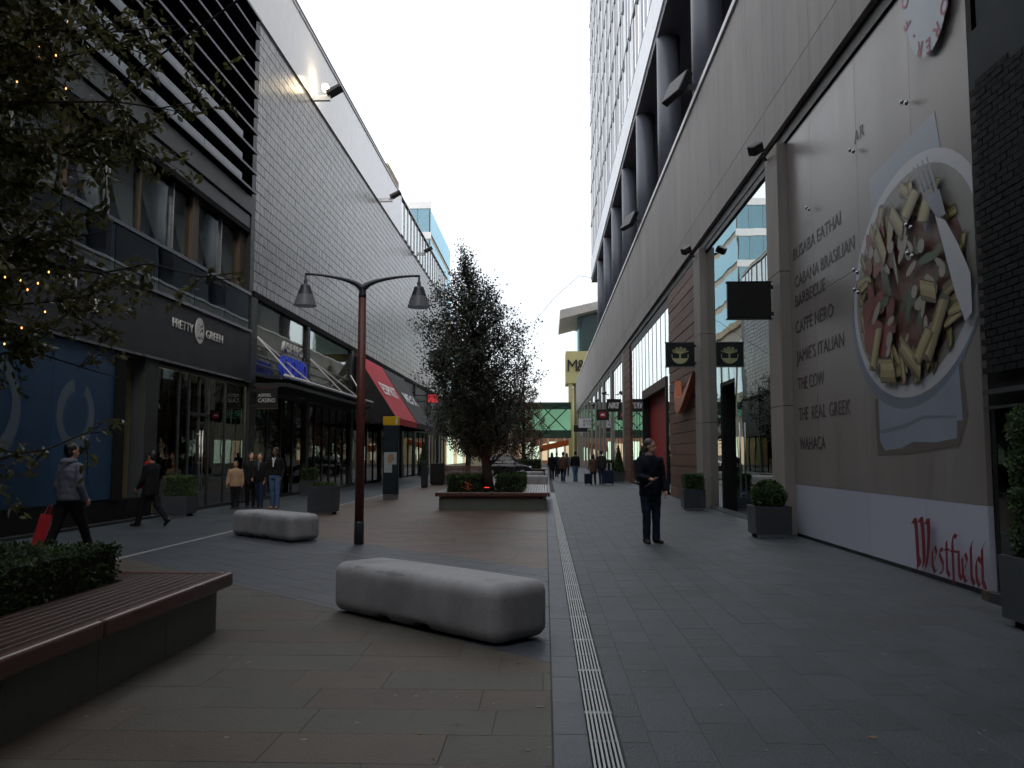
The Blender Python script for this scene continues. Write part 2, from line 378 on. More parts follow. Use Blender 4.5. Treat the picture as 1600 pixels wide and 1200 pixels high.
pm('olive', S(116, 108, 76), .8, .2, 1.5); pm('woodwall', S(110, 88, 62), .7, .2, 3, stretch=(1, 1, 6)); pm('interior', S(40, 36, 32), .9, .3, 2)
pm('redcloth', S(150, 30, 34), .8, .2, 8); pm('bulb', (1, .5, .2), emit=(1, .42, .12), estr=3.2); pm('spot', (1, .75, .5), emit=(1, .7, .42), estr=14)
G_CLEAR = glass('clear_glass', (.9, .92, .9), base=.0, gain=.7, wav=.08); G_SHOP = glass('shop_glass', (.8, .84, .82), base=.05, wav=.08); G_DARK = glass('dark_glass', (.25, .3, .32), base=.06, wav=.1)
G_BLUE = glass('blue_glass', (.45, .6, .62), (.85, .97, 1), base=.09, wav=.1)
grime('tile', 3.0, .5, .75, .7, (1, 1, .07), world=True); grime('tile', .25, .45, .7, .85, world=True)
tb = thing('tiled_building', 'long shopping building clad in grey glazed tiles under a white parapet', 'building', (LX - 3, 55, 0), world=True)
box('wall', -30, LX - .06, 27.75, 84, 6.95, 16.2, 'fin', tb)
# tiles
TW, TH = .9, .341; tm = MB(); t_ = .03; g_ = .018
def tile_at(mb, y, z, w_, rnd):
    x = LX - .06; a = rnd.uniform(-.004, .004); b = rnd.uniform(-.004, .004); c = .004
    v = [(x, y, z), (x, y + w_, z), (x, y + w_, z + TH - g_), (x, y, z + TH - g_),
         (x + t_ + a, y + c, z + c), (x + t_ + b, y + w_ - c, z + c), (x + t_ - .003 + b, y + w_ - c, z + TH - g_ - c), (x + t_ - .003 + a, y + c, z + TH - g_ - c)]
    mb.add(v, [(4, 5, 6, 7), (0, 1, 5, 4), (1, 2, 6, 5), (2, 3, 7, 6), (3, 0, 4, 7)])
rt = random.Random(11); protos = []
for k in range(6):
    m_ = MB(); tile_at(m_, 0, 0, TW - g_, rt); protos.append(m_.mesh('tile', 'tile'))
cand = []; tiles_rest = MB(); z = 6.98; row = 0
while z < 16.15:
    y = 27.8 + (row % 2) * .45 * 1.0; off = rt.choice((0, .2, -.2))
    if row % 2: cand.append((27.8, z, .45 - g_ + off * 0))
    while y < 82: cand.append((y, z, TW - g_)); y += TW
    z += TH; row += 1
cand.sort(key=lambda c: (c[0] + .01 * c[1])); nt_ = 0
for y, z, w_ in cand:
    if nt_ < 290 and w_ > .8 and inframe((LX, y, z), 0): put('tile', rt.choice(protos), tb, (0, y, z)); nt_ += 1
    else: tile_at(tiles_rest, y, z, w_, rt)
obj('tile_field', tiles_rest, 'tile', tb, kind='stuff')
# parapet
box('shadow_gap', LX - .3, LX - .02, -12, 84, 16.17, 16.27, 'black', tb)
y = 26.4 - 35
while y < 56:
    y1 = min(y + 5.0, 56.2); p = box('parapet_panel', LX - .3, LX + .03, y + .012, y1 - .012, 16.28, 18.9, 'parapet', tb); y += 5.0
box('parapet_cap', LX - .32, LX + .07, -12, 84, 18.903, 18.97, 'steel', tb)
wb = box('window_band', LX - .6, LX - .2, 56.2, 84, 16.28, 18.9, 'parapet', tb)
for k in range(18):
    y = 56.3 + k * 1.5; obj('pane', MB().box(LX - .06, LX - .04, y + .04, y + 1.46, 16.5, 18.75), glass('sky_glass', (.5, .6, .65), base=.3), wb)
    box('mullion', LX - .08, LX + .02, y - .03, y + .03, 16.3, 18.88, 'whitemetal', wb)
box('roof_screen', LX - 3, LX - .35, -12, 53, 18.972, 19.9, 'screen', tb); box('roof_screen_end', LX - 3, LX - .3, 53.003, 57, 18.972, 20.1, 'tan', tb)
box('roof_screen_rear', LX - 3, LX - .3, 62, 84, 18.972, 19.5, 'tan', tb)
box('roof', -30, LX - .3, 27, 84, 16.2, 18.9, 'screen', tb)
# casino front under the tiles
box('lintel', LX - .3, LX + .04, 27.75, 84, 6.72, 6.948, 'blackmatt', tb)
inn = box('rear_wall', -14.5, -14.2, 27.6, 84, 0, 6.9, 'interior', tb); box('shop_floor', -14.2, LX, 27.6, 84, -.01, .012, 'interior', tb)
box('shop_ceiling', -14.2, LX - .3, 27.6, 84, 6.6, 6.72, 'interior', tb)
for ya, yb in ((27.45, 28.05), (34.15, 34.5), (42.1, 42.6), (50.0, 50.3), (57.2, 58.0), (63, 63.4), (70, 70.6), (77, 77.5)):
    box('column', LX - .35, LX + .05, ya, yb, 0, 6.72, 'charcoal', tb)
def curtain(y0, y1, x, z0, z1, mat, parent, amp=.05, wl=.28):
    n = int((y1 - y0) / .05); v = []; f = []
    for i in range(n + 1):
        yy = y0 + (y1 - y0) * i / n; xx = x + amp * math.sin(yy / wl * 2 * math.pi) + amp * .5 * math.sin(yy * 7.1)
        v += [(xx, yy, z0), (xx, yy, z1)]
        if i: f.append((2 * i - 2, 2 * i, 2 * i + 1, 2 * i - 1))
    return obj('curtain', MB().add(v, f), mat, parent, smooth=True)
for a, b in ((28.06, 34.14), (34.51, 42.09)):
    wn = box('window', LX - .12, LX - .02, a, b, 4.18, 4.3, 'charcoal', tb)
    box('pane', LX - .07, LX - .055, a, b, 4.31, 6.71, G_CLEAR, wn); curtain(a, b, LX - .2, 4.3, 6.7, 'curtain_beige', wn)
    for zz in (4.55, 4.85, 5.2): box('rail', LX + .0, LX + .05, a, b, zz, zz + .035, 'steel', wn)
    sf = box('shopfront', LX - .12, LX - .02, a, b, 3.62, 3.76, 'charcoal', tb); n = int((b - a) / 1.25); st = (b - a) / n
    for k in range(n):
        box('pane', LX - .08, LX - .065, a + k * st + .03, a + (k + 1) * st - .03, .12, 3.61, G_DARK, sf)
        box('mullion', LX - .12, LX - .02, a + (k + 1) * st - .03, a + (k + 1) * st + .03, .0, 3.61, 'charcoal', sf) if k < n - 1 else None
    box('sill', LX - .14, LX + .02, a, b, .013, .11, 'darkmetal', sf)
box('blue_band', LX - .2, LX - .13, 36.5, 42, 2.7, 3.5, pm('deepblue', S(24, 30, 78), .5), tb)
cnp = box('canopy', LX + .05, -8.5, 27.9, 41.9, 3.78, 3.9, 'charcoal', tb)
obj('canopy_glass', MB().box(LX + .06, -8.45, 28, 41.8, 4.02, 4.04), glass('canopy_glass', (.6, .65, .65), base=.1), cnp)
obj('canopy_edge', MB().tube([(-8.5, 27.6, 4.12), (-8.5, 41.9, 4.12)], .05, 8), 'white', cnp, smooth=True)
for ya, yb in ((28.1, 30.6), (28.1, 28.6), (34.5, 35.6), (34.5, 38.5), (41.9, 40)):
    obj('tie_rod', MB().tube([(LX + .05, ya, 5.45), (-8.5, yb, 4.15)], .03, 6), 'white', cnp)
# upper casino lettering on the canopy, facing the street
cs = thing('casino_sign', 'blue block letter sign with small pale letters above it on the glass canopy', 'sign', (-9.05, 31, 4.1), world=True)
text('lettering', 'CASINO', 1.0, (-9.05, 28.9, 4.25), (0, 1, 0), (0, 0, 1), pm('signblue', S(40, 66, 200), .4, emit=S(30, 60, 210), estr=.06), cs, ext=.08, bold=.02, width=3.0)
text('lettering', 'ASPERS', .5, (-9.05, 29.0, 5.12), (0, 1, 0), (0, 0, 1), 'offwhite', cs, ext=.05, width=2.4)
for y in (29.0, 31.8): obj('post', MB().tube([(-9.05, y, 4.05), (-9.05, y, 5.15)], .02, 6), 'steel', cs)
def blade(name, label, x0, x1, y, z0, z1, face, group, frame='darkmetal', wall=None, cat='sign'):
    t = thing(name, label, cat, (x1 if wall is None else wall, y, z0), group=group, world=True)
    box('panel', x0, x1, y - .05, y + .05, z0, z1, face, t, bevel=.008)
    fr = MB().box(x0 - .02, x1 + .02, y - .06, y + .06, z1 + .003, z1 + .028).box(x0 - .02, x1 + .02, y - .06, y + .06, z0 - .028, z0 - .003)
    obj('frame', fr, frame, t)
    xw = wall if wall is not None else x1 + .15; xe = x1 + .005 if xw > x1 else x0 - .005
    obj('bracket', MB().box(min(xe, xw), max(xe, xw), y - .03, y + .03, z0 + .05, z0 + .12).box(min(xe, xw), max(xe, xw), y - .03, y + .03, z1 - .12, z1 - .05), 'darkmetal', t)
    return t
t = blade('hanging_sign', 'dark square blade sign with casino lettering beside the shop column', -9.45, -8.75, 27.7, 3.05, 3.72, 'black', 'shop blade signs', 'brownpost', wall=LX + .05)
text('lettering', 'ASPERS', .15, (-9.38, 27.644, 3.42), (1, 0, 0), (0, 0, 1), 'offwhite', t, width=.42)
text('lettering', 'CASINO', .19, (-9.38, 27.644, 3.24), (1, 0, 0), (0, 0, 1), 'offwhite', t, width=.56)
# shops beyond with lit windows
for a, b in ((42.61, 49.99), (50.31, 57.19), (58.01, 62.99), (63.41, 69.99), (70.61, 76.99), (77.51, 84)):
    sf = box('shopfront', LX - .12, LX - .02, a, b, 3.3, 3.5, 'charcoal', tb); box('spandrel', LX - .1, LX - .04, a, b, 3.503, 6.715, 'fin', tb)
    n = max(2, int((b - a) / 1.7)); st = (b - a) / n
    for k in range(n):
        box('pane', LX - .08, LX - .065, a + k * st + .04, a + (k + 1) * st - .04, .12, 3.29, G_SHOP, sf)
        if k < n - 1: box('mullion', LX - .12, LX - .02, a + (k + 1) * st - .04, a + (k + 1) * st + .04, 0, 3.29, 'blackmatt', sf)
pm('lit_white', S(210, 220, 205), emit=(.8, 1, .75), estr=.8); pm('lit_warm', S(220, 190, 150), emit=(1, .78, .52), estr=.45)
rw = random.Random(5)
for y in (44.5, 46.6, 52, 54.2, 59, 60.2, 61.6, 64.5, 66.0, 68.2, 71.5, 73, 75, 79, 81):
    t = box('lit_display', -11.4, -11.3, y, y + rw.uniform(.5, 1.1), .9, rw.uniform(2.1, 2.7), 'lit_white' if rw.random() < .7 else 'lit_warm', tb)
for y in range(44, 84, 3):
    box('display_stand', -11.2, -10.6, y, y + 1.1, .012, rw.uniform(.5, 1.2), rw.choice(('woodwall', 'interior', 'redcloth', 'charcoal')), tb)

# awnings
def awning(label, y0, y1, mat, words, wmat, dark):
    t = thing('awning', label, 'awning', (LX, (y0 + y1) / 2, 3.2), group='big sloping shop awnings', world=True)
    xa, xb, zt, zb = LX + .06, -7.5, 6.68, 3.42
    c = MB(); n = 10
    for i in range(n):                       # slightly sagging cloth
        for j in range(6):
            pass
    vs = []; fs = []
    for i in range(n + 1):
        for j in range(9):
            u = i / n; v = j / 8; s_ = -.06 * math.sin(math.pi * v) * (1 - .6 * abs(math.cos(u * math.pi * 4)))
            vs.append((xa + (xb - xa) * v, y0 + (y1 - y0) * u, zt + (zb - zt) * v + s_))
    for i in range(n):
        for j in range(8): a = i * 9 + j; fs.append((a, a + 9, a + 10, a + 1))
    obj('canopy', MB().add(vs, fs), mat, t, smooth=True)
    obj('side_panel', MB().prism([(xa, y0, zt - .05), (xb - .02, y0, zb - .03), (xb - .02, y0, zb - .3), (xa, y0, zb - .3)], (0, .012, 0)), dark, t)
    obj('side_panel', MB().prism([(xa, y1, zt - .05), (xb - .02, y1, zb - .03), (xb - .02, y1, zb - .3), (xa, y1, zb - .3)], (0, -.012, 0)), dark, t)
    box('valance', xb - .005, xb + .01, y0 - .005, y1 + .005, zb - .34, zb + .0, mat, t)
    obj('front_rail', MB().tube([(xb - .03, y0 + .02, zb - .02), (xb - .03, y1 - .02, zb - .02)], .025, 6), 'white', t)
    d = Vector((xb - xa, 0, zb - zt)).normalized(); up = -d; right = Vector((0, 1, 0)); nrm = right.cross(up)
    org = Vector((xa, (y0 + y1) / 2, zt)) + d * 2.35 + nrm * .03
    text('lettering', words, 1.05, org, right, up, wmat, t, ext=.004, align='CENTER', bold=.012, width=4.6)
    return t
pm('awning_red', S(184, 40, 56), .75, .06, 3, .1, 60); pm('awning_black', S(46, 48, 50), .75, .1, 3, .1, 60); pm('awning_dark', S(24, 24, 26), .8)
awning('big sloping red awning with white lettering', 43.0, 49.9, 'awning_red', 'ESPRIT', 'white', 'awning_dark')
awning('black sloping awning with white lettering next to the red one', 50.2, 57.2, 'awning_black', 'MEXX', 'white', 'awning_dark')

# floodlights on the tiled building
def flood(label, y, z, on, tilt=.5):
    t = thing('floodlight', label, 'floodlight', (LX, y, z), group='floodlights on the tiled wall', world=True)
    obj('arm', MB().box(LX + .03, LX + .75, y - .08, y + .08, z - .12, z + .1), 'whitemetal', t, bevel=.01)
    obj('housing', MB().prism([(LX + .6, y - .3, z + .22), (LX + 1.2, y - .3, z + .52), (LX + 1.26, y - .3, z + .4), (LX + .66, y - .3, z + .06)], (0, .6, 0)), 'darkmetal', t, bevel=.02)
    if on:
        obj('lamp', MB().ell((LX + .55, y - .05, z + .42), (.15, .26, .16)), pm('lamp_on', (1, .9, .7), emit=(1, .8, .5), estr=22), t, smooth=True)
        pl = bpy.data.lights.new('lamp_light', 'POINT'); pl.energy = 14; pl.color = (1, .75, .45); pl.shadow_soft_size = .2
        po = link(bpy.data.objects.new('lamp_light', pl)); po.location = (LX + .6, y - .05, z + .75); attach(po, t)
    return t
flood('lit floodlight glowing on the tiled wall under the parapet', 34.3, 16.35, True)
flood('dark floodlight halfway along the tiled wall', 48.9, 16.45, False); flood('farthest floodlight on the tiled wall', 63, 16.6, False)

# ------------------------------------------------------------------ louvred building, nearer
lb = thing('louvred_building', 'dark building with horizontal louvres above shop windows and a charcoal sign band', 'building', (LX - 2, 10, 0), world=True)
YA, YB = -14.0, 27.4
box('rear_wall', -30, -10.6, YA, YB, 8.8, 16.2, 'blackmatt', lb); box('end_wall', -10.55, LX - .02, YB + .003, 27.72, 0, 16.15, 'fin', lb)
for i, z in enumerate((10.1, 10.75, 11.45, 12.1, 12.7, 13.35, 14.0, 14.66, 15.4, 16.05)):
    f_ = obj('louvre', MB().prism([(-10.5, YA, z + .12), (LX + .14, YA, z), (LX + .14, YA, z + .035), (-10.5, YA, z + .19)], (0, YB - YA, 0)), 'fin', lb)
    box('louvre_edge', LX + .142, LX + .16, YA, YB, z - .02, z + .055, 'fin_edge', f_)
    if 0 < i < 4 or i == 0:
        for k in range(14):
            a = YB - 1.4 - k * 3.0
            if i < 3: box('glass_strip', LX + .1, LX + .139, a - 2.97, a, z + .06, z + .27, 'bluestrip', lb)
for k in range(14):
    a = YB - k * 3.0; box('beam_panel', LX - .5, LX + .02, a - 2.99, a, 9.42, 9.98, 'beam', lb)
box('beam', LX - .7, LX - .04, YA, YB, 8.95, 9.36, 'fin', lb); box('soffit', -12, LX - .05, YA, YB, 8.8, 8.94, 'blackmatt', lb)
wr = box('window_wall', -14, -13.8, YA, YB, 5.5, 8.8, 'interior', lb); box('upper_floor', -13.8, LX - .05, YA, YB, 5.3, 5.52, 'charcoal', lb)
ms_ = [26.9, 25.5, 23.75, 22.1, 20.25, 18.75, 17.0, 15.2, 13.4, 11.6, 9.8, 8.0]
for k in range(len(ms_) - 1):
    a, b = ms_[k + 1], ms_[k]
    wn = box('window', LX - .36, LX - .26, a - .03, a + .03, 6.82, 8.8, 'brownpost' if k % 2 else 'steel', lb)
    box('pane', LX - .32, LX - .305, a + .035, b - .035, 6.85, 8.79, G_CLEAR, wn)
    # tied-back drape, its pale tone painted in for sky reflected in the pane
    v = []; f = []; n = 16
    for i in range(n + 1):
        for j in range(9):
            u = i / n; s_ = j / 8; zz = 8.75 - 1.85 * s_; wid = (1 - .75 * s_ ** 1.4)
            yy = a + .06 + (b - a - .12) * (1 - (1 - u) * wid) if k % 2 else a + .06 + (b - a - .12) * (1 - wid * u)
            v.append((LX - .42 + .03 * math.sin(u * 30), yy, zz))
    for i in range(n):
        for j in range(8): q = i * 9 + j; f.append((q, q + 9, q + 10, q + 1))
    obj('curtain', MB().add(v, f), 'curtain_sky_sheen', wn, smooth=True)
box('post', LX - .4, LX - .2, 23.2, 23.6, 6.82, 8.95, 'brownpost', lb); box('post', LX - .4, LX - .2, 26.9, 27.4, 5.6, 8.95, 'brownpost', lb)
box('handrail', LX - .06, LX + .05, YA, YB, 6.72, 6.81, 'trim', lb)
for k in range(18):
    a = YB - k * 2.2; box('balustrade_pane', LX - .02, LX, a - 2.17, a, 5.62, 6.71, G_BLUE, lb)
box('ledge', LX - .3, LX + .1, YA, YB, 5.5, 5.58, 'trim', lb)
for k in range(10):
    a = YB - k * 4.4; box('sign_panel', LX - .3, LX + .04, a - 4.39, a, 4.0, 5.497, 'fascia_dark', lb)
ll = box('trim_strip', LX - .3, LX + .07, YA, YB, 3.93, 3.997, 'fascia_dark', lb)
for k in range(24):
    a = YB - k * 1.5; box('trim_light', LX + .072, LX + .1, a - 1.42, a, 3.86, 3.92, 'trim', ll)
# shop sign lettering in relief
sg = thing('shop_sign', 'pale serif shop name with round emblem on the charcoal sign band', 'sign', (LX + .05, 23.3, 4.8), world=True)
X_ = LX + .045
text('lettering', 'PRETTY', .34, (X_, 21.55, 4.83), (0, 1, 0), (0, 0, 1), 'offwhite', sg, ext=.02, width=1.3)
text('lettering', 'GREEN', .34, (X_, 23.75, 4.83), (0, 1, 0), (0, 0, 1), 'offwhite', sg, ext=.02, width=1.25)
em = MB(); em.prism([(X_, 23.3 + .3 * math.cos(a), 4.96 + .36 * math.sin(a)) for a in [i * math.pi / 12 for i in range(24)]], (.02, 0, 0)); obj('emblem', em, 'offwhite', sg)
re_ = random.Random(4); em = MB()
for k in range(16):
    y = 23.3 + re_.uniform(-.19, .19); z = 4.96 + re_.uniform(-.25, .25); r_ = re_.uniform(.015, .04)
    em.prism([(X_ + .021, y + r_ * math.cos(a), z + r_ * math.sin(a)) for a in (0, 1, 2.1, 3.1, 4.2, 5.3)], (.004 + k * .0004, 0, 0))
obj('emblem_mark', em, 'fascia_dark', sg)
s2 = thing('shop_sign', 'small pale letters on the dark sign band half hidden by leaves', 'sign', (LX + .05, 16.9, 4.6), world=True)
text('lettering', '100', .36, (X_, 16.4, 4.42), (0, 1, 0), (0, 0, 1), 'offwhite', s2, ext=.02); text('lettering', 'US', .45, (X_, 17.5, 4.55), (0, 1, 0), (0, 0, 1), 'offwhite', s2, ext=.02)
text('lettering', 'TAM', .4, (X_, 16.2, 4.95), (0, 1, 0), (0, 0, 1), 'offwhite', s2, ext=.02)
# ground floor: hoarding, dark entrance, shop window
box('plinth', LX - .3, LX - .03, YA, 20.9, 0, .5, 'blackmatt', lb); box('kerb', LX - .03, LX + .2, YA, 20.9, 0, .05, 'fascia_dark', lb)
box('pier', LX - .35, LX + .02, 18.86, 19.3, .503, 3.92, 'blackmatt', lb); box('pier', LX - .35, LX + .01, 20.3, 20.98, .503, 3.92, 'charcoal', lb)
box('entrance_wall', LX - 1.6, LX - 1.5, 19.3, 20.3, 0, 3.9, 'blackmatt', lb); box('shop_side_wall', -13.6, LX - .36, 20.3, 20.4, 0, 3.9, 'olive', lb)
box('shop_back_wall', -13.8, -13.6, 18, YB, 0, 3.9, 'olive', lb); box('shop_ceiling', -13.6, LX - .05, YA, YB, 3.8, 3.93, 'interior', lb); box('shop_floor', -13.6, LX, 20.4, YB, -.01, .012, 'interior', lb)
sf = box('shopfront', LX - .1, LX - .0, 21.0, YB, 3.72, 3.79, 'charcoal', lb); box('threshold', LX - .12, LX + .03, 21.0, YB, .013, .1, 'charcoal', sf)
cuts = [21.0, 22.3, 22.95, 23.65, 24.35, 25.6, YB]
for k in range(len(cuts) - 1):
    a, b = cuts[k], cuts[k + 1]; box('pane', LX - .06, LX - .045, a + .03, b - .03, .103, 3.71, G_SHOP, sf)
    if k: box('mullion', LX - .09, LX - .01, a - .03, a + .03, .103, 3.715, 'charcoal', sf)
box('transom', LX - .09, LX - .005, 22.98, 24.32, 2.62, 2.7, 'charcoal', sf)
for y in (23.55, 23.75):
    h_ = MB().tube([(LX + .05, y, .45), (LX + .05, y, 2.2)], .018, 8)
    for z in (.5, 1.3, 2.1): h_.tube([(LX - .03, y, z), (LX + .05, y, z)], .01, 6)
    obj('door_handle', h_, 'steel', sf, smooth=True)
for y, z in ((21.5, 3.45), (22.4, 3.5), (23.9, 3.4), (24.6, 3.4), (26, 3.5)):
    s_ = obj('ceiling_spot', MB().ell((-11.4, y, z), (.06, .06, .04)), 'spot', lb)
pl = bpy.data.lights.new('shop_light', 'POINT'); pl.energy = 170; pl.color = (1, .8, .5); pl.shadow_soft_size = .3
po = link(bpy.data.objects.new('shop_light', pl)); po.location = (-11.6, 24, 3.3); attach(po, lb)
for k in range(9): box('wood_panel', -13.1, -13.0, 24.4, YB - .1, .5 + k * .35, .83 + k * .35, 'woodwall', lb)
box('poster', -12.95, -12.93, 25.2, 25.8, 1.2, 2.4, pm('orange_poster', S(200, 90, 50), .6), lb)
mq = MB()
for y in (21.6, 22.2, 25.0, 26.3, 26.9):
    x = -10.5 + .2 * math.sin(y * 9); mq.cap((x, y, .75), (x, y, 1.35), .13, .17).cap((x, y, 1.6), (x, y, 1.7), .08, .09).cap((x, y - .08, .05), (x, y - .08, .75), .06, .09).cap((x, y + .08, .05), (x, y + .08, .75), .06, .09).cap((x, y - .2, 1.4), (x, y - .24, .85), .05, .04).cap((x, y + .2, 1.4), (x, y + .24, .85), .05, .04)
    obj('mannequin', mq, rw.choice(('charcoal', 'redcloth', 'interior', 'olive')), lb, smooth=True); mq = MB()
box('display_plinth', -11, -10.1, 25.0, 27.1, .012, .35, 'interior', lb)
for k, (y, c) in enumerate(((25.2, 'redcloth'), (25.7, 'offwhite'), (26.2, 'redcloth'))):
    obj('folded_clothes', MB().ell((-10.4, y, .45), (.3, .2, .14)), c, lb, smooth=True)
# blue hoarding
ho = thing('advert_hoarding', 'dark blue printed hoarding with pale rings behind the leafy branches', 'hoarding', (LX, 14, 0), world=True)
pm('print_blue', S(10, 32, 58), .45, .35, .35, col2=S(20, 58, 88)); pm('print_pale', S(72, 88, 98), .5, .3, 1.5); pm('print_mid', S(36, 66, 92), .5, .25, 1.5)
for k in range(5):
    a = 18.83 - k * 2.4; box('board', LX - .3, LX - .01, a - 2.396, a, .54, 3.84, 'print_blue', ho)
def annulus(mb, y, z, r0, r1, a0, a1, x, n=28, sy=1.0):
    vs = []; fs = []
    for i in range(n + 1):
        a = a0 + (a1 - a0) * i / n
        for r_ in (r0 + .06 * r0 * math.sin(a * 2), r1): vs.append((x, y + sy * r_ * math.cos(a), z + r_ * math.sin(a)))
        if i: q = 2 * i; fs.append((q - 2, q - 1, q + 1, q))
    mb.add(vs, fs)
m_ = MB(); annulus(m_, 17.3, 2.35, .48, .72, R(100), R(420), LX - .006); annulus(m_, 14.4, 2.35, .75, 1.02, R(-100), R(75), LX - .006); obj('printed_ring', m_, 'print_pale', ho, kind='stuff')
m_ = MB(); annulus(m_, 17.3, 2.35, .4, .47, 0, R(360), LX - .005); annulus(m_, 17.9, 1.28, .07, .12, 0, R(360), LX - .005)
for a, b in (((17.9, 1.4), (17.55, 2.0)), ((18.02, 1.28), (18.7, 1.2)), ((17.9, 1.16), (18.05, .6)), ((17.85, 1.16), (17.4, .75)), ((18.05, 2.3), (18.6, 2.05)), ((17.2, 1.85), (17.1, 1.5))):
    d = Vector((b[0] - a[0], b[1] - a[1])).normalized() * .02
    m_.add([(LX - .0045, a[0] - d.y, a[1] + d.x), (LX - .0045, a[0] + d.y, a[1] - d.x), (LX - .0045, b[0] + d.y, b[1] - d.x), (LX - .0045, b[0] - d.y, b[1] + d.x)], [(0, 1, 2, 3)])
obj('printed_lines', m_, 'print_mid', ho)
# cable across the street
tag(obj('overhead_cable', MB().tube([(LX, 18.3, 9.75), (-7, 15.1, 9.0), (-4.46, 12, 8.25), (0, 7.5, 8.0), (4.7, 4, 8.4)], .018, 6), 'black'), 'thin dark cable strung from the louvred building across the street', 'cable')
# ------------------------------------------------------------------ right side of the street
RX = 4.75; FX = 4.58
pm('stone', S(148, 142, 139), .6, .24, 1.1, .12, 30, rnd=.07, stretch=(1, 1, .25), spec=.4); pm('pierstone', S(136, 130, 124), .6, .1, 2, .1, 30, rnd=.05)
pm('coping', S(206, 206, 206), .4, .06, 5); pm('plank', S(104, 74, 58), .55, .28, 2.5, .2, 20, rnd=.2, stretch=(1, .35, 5), spec=.35)
pm('column_dark', S(90, 92, 102), .4, .1, 2, spec=.5); pm('terrace', S(78, 78, 87), .6, .1, 1); pm('copper', S(196, 116, 82), .4, .12, 6, metal=.25)
pm('tower_white', S(226, 229, 235), .4, .05, 2, rnd=.05); pm('tower_line', S(84, 88, 98), .5); pm('red_portal', S(150, 28, 26), .6, .15, 3)
G_MIRROR = glass('mirror_glass', (.25, .33, .33), (.92, .98, .97), base=.4, gain=1.0, wav=.08)
G_TOWER = glass('tower_glass', (.4, .45, .5), (1, .985, .97), base=.66, wav=.1)
grime('stone', 3.5, .5, .75, .78, (1, 1, .06), world=True); grime('stone', .4, .45, .7, .9, world=True); grime('pierstone', 5, .5, .75, .82, (1, 1, .1), world=True)
rb = thing('stone_building', 'long grey stone fronted shopping building with glazed shops under a deep fascia', 'building', (7, 50, 0), world=True)
YE = 127
# fascia
edges = []; y = -14.0
while y < YE: edges.append(y); y += 1.5
for a in edges:
    b = min(a + 1.5, YE)
    box('fascia_panel', FX, FX + .3, a + .005, b - .005, 8.62, 12.22, 'stone', rb); box('fascia_panel', FX, FX + .3, a + .005, b - .005, 7.86, 8.608, 'stone', rb)
box('core', FX + .02, 30, -14, YE, 8.0, 12.2, 'blackmatt', rb)
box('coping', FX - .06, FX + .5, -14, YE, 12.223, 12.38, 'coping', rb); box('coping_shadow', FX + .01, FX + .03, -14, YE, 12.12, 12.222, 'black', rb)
box('window_head', FX + .1, RX + .25, -14, YE, 7.6, 7.855, 'black', rb)
# inside
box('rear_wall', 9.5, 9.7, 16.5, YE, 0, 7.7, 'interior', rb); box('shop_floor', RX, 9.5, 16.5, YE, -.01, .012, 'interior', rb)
def pier(y0, y1, x=4.5, mat='pierstone', joints=(2.45, 5.05)):
    zs = [0, *joints, 7.6]; root = box('pier', x + .03, RX + .2, y0 + .02, y1 - .02, 0, 7.59, 'black', rb)
    for a, b in zip(zs[:-1], zs[1:]): box('stone_block', x, x + .25, y0, y1, a + (.006 if a else 0), b - .006, mat, root, bevel=.006)
    return root
pier(16.5, 17.4, 4.53); pier(24.95, 26.0, 4.53)
for ya, yb in ((50.9, 52), (60, 61.6), (68.5, 70), (74, 75.2), (79.6, 80.6), (87, 88), (94, 95), (101, 102), (108, 109), (115, 116), (123, 127)): pier(ya, yb, 4.66, joints=(2.45, 5.05))
# tall shop window
sf = box('shopfront', RX - .05, RX + .1, 17.4, 24.95, 7.45, 7.6, 'charcoal', rb)
gl = [17.42, 19.5, 21.6, 23.4, 24.93]
for a, b in zip(gl[:-1], gl[1:]):
    if abs(a - 21.6) < .1: continue
    box('pane', RX + .0, RX + .015, a + .004, b - .004, .12, 7.44, G_MIRROR, sf)
box('pane', RX, RX + .015, 21.604, 23.396, 3.45, 7.44, G_MIRROR, sf)
box('threshold', RX - .03, RX + .06, 17.4, 24.95, .013, .1, 'steel', sf)
dr_ = box('door_leaf', RX + .35, RX + .365, 21.65, 22.5, .02, 3.4, G_DARK, sf); box('door_portal', RX + .02, RX + .5, 23.3, 23.39, .013, 3.44, 'black', sf); box('door_head', RX + .02, RX + .5, 21.61, 23.3, 3.36, 3.44, 'black', sf)
obj('door_handle', MB().tube([(RX - .06, 20.9, .5), (RX - .06, 20.9, 2.3)], .02, 8).tube([(RX, 20.9, .6), (RX - .06, 20.9, .6)], .012, 6).tube([(RX, 20.9, 2.2), (RX - .06, 20.9, 2.2)], .012, 6), 'steel', sf, smooth=True)
box('inner_wall', 7.4, 7.5, 18, 25.1, .013, 7.4, 'blackmatt', rb)
# timber boards and sportswear shop
box('board_backing', RX + .03, RX + .3, 26.0, 32.4, 0, 7.6, 'black', rb)
for k in range(20):
    z = .02 + k * .378
    for a, b in ((26.02, 29.3), (29.31, 32.4)) if k % 2 else ((26.02, 30.9), (30.91, 32.4)):
        box('plank', RX - .08 + (k % 3) * .004, RX + .028, a, b, z, z + .352, 'plank', rb, bevel=.006)
box('board_backing', RX + .03, RX + .3, 47.4, 50.9, 0, 7.6, 'black', rb)
for k in range(20): box('plank', RX - .08, RX + .028, 47.42, 50.88, .02 + k * .378, .372 + k * .378, 'plank', rb, bevel=.006)
sw = thing('tick_sign', 'copper coloured tick shaped sign standing proud of the timber boards', 'sign', (4.5, 28, 2.9), world=True)
top = [(25.95, 4.02), (26.6, 3.72), (27.4, 3.4), (28.1, 3.12), (28.7, 2.95), (29.2, 2.92), (29.55, 3.06), (29.68, 3.35), (29.62, 3.7), (29.4, 4.05)]
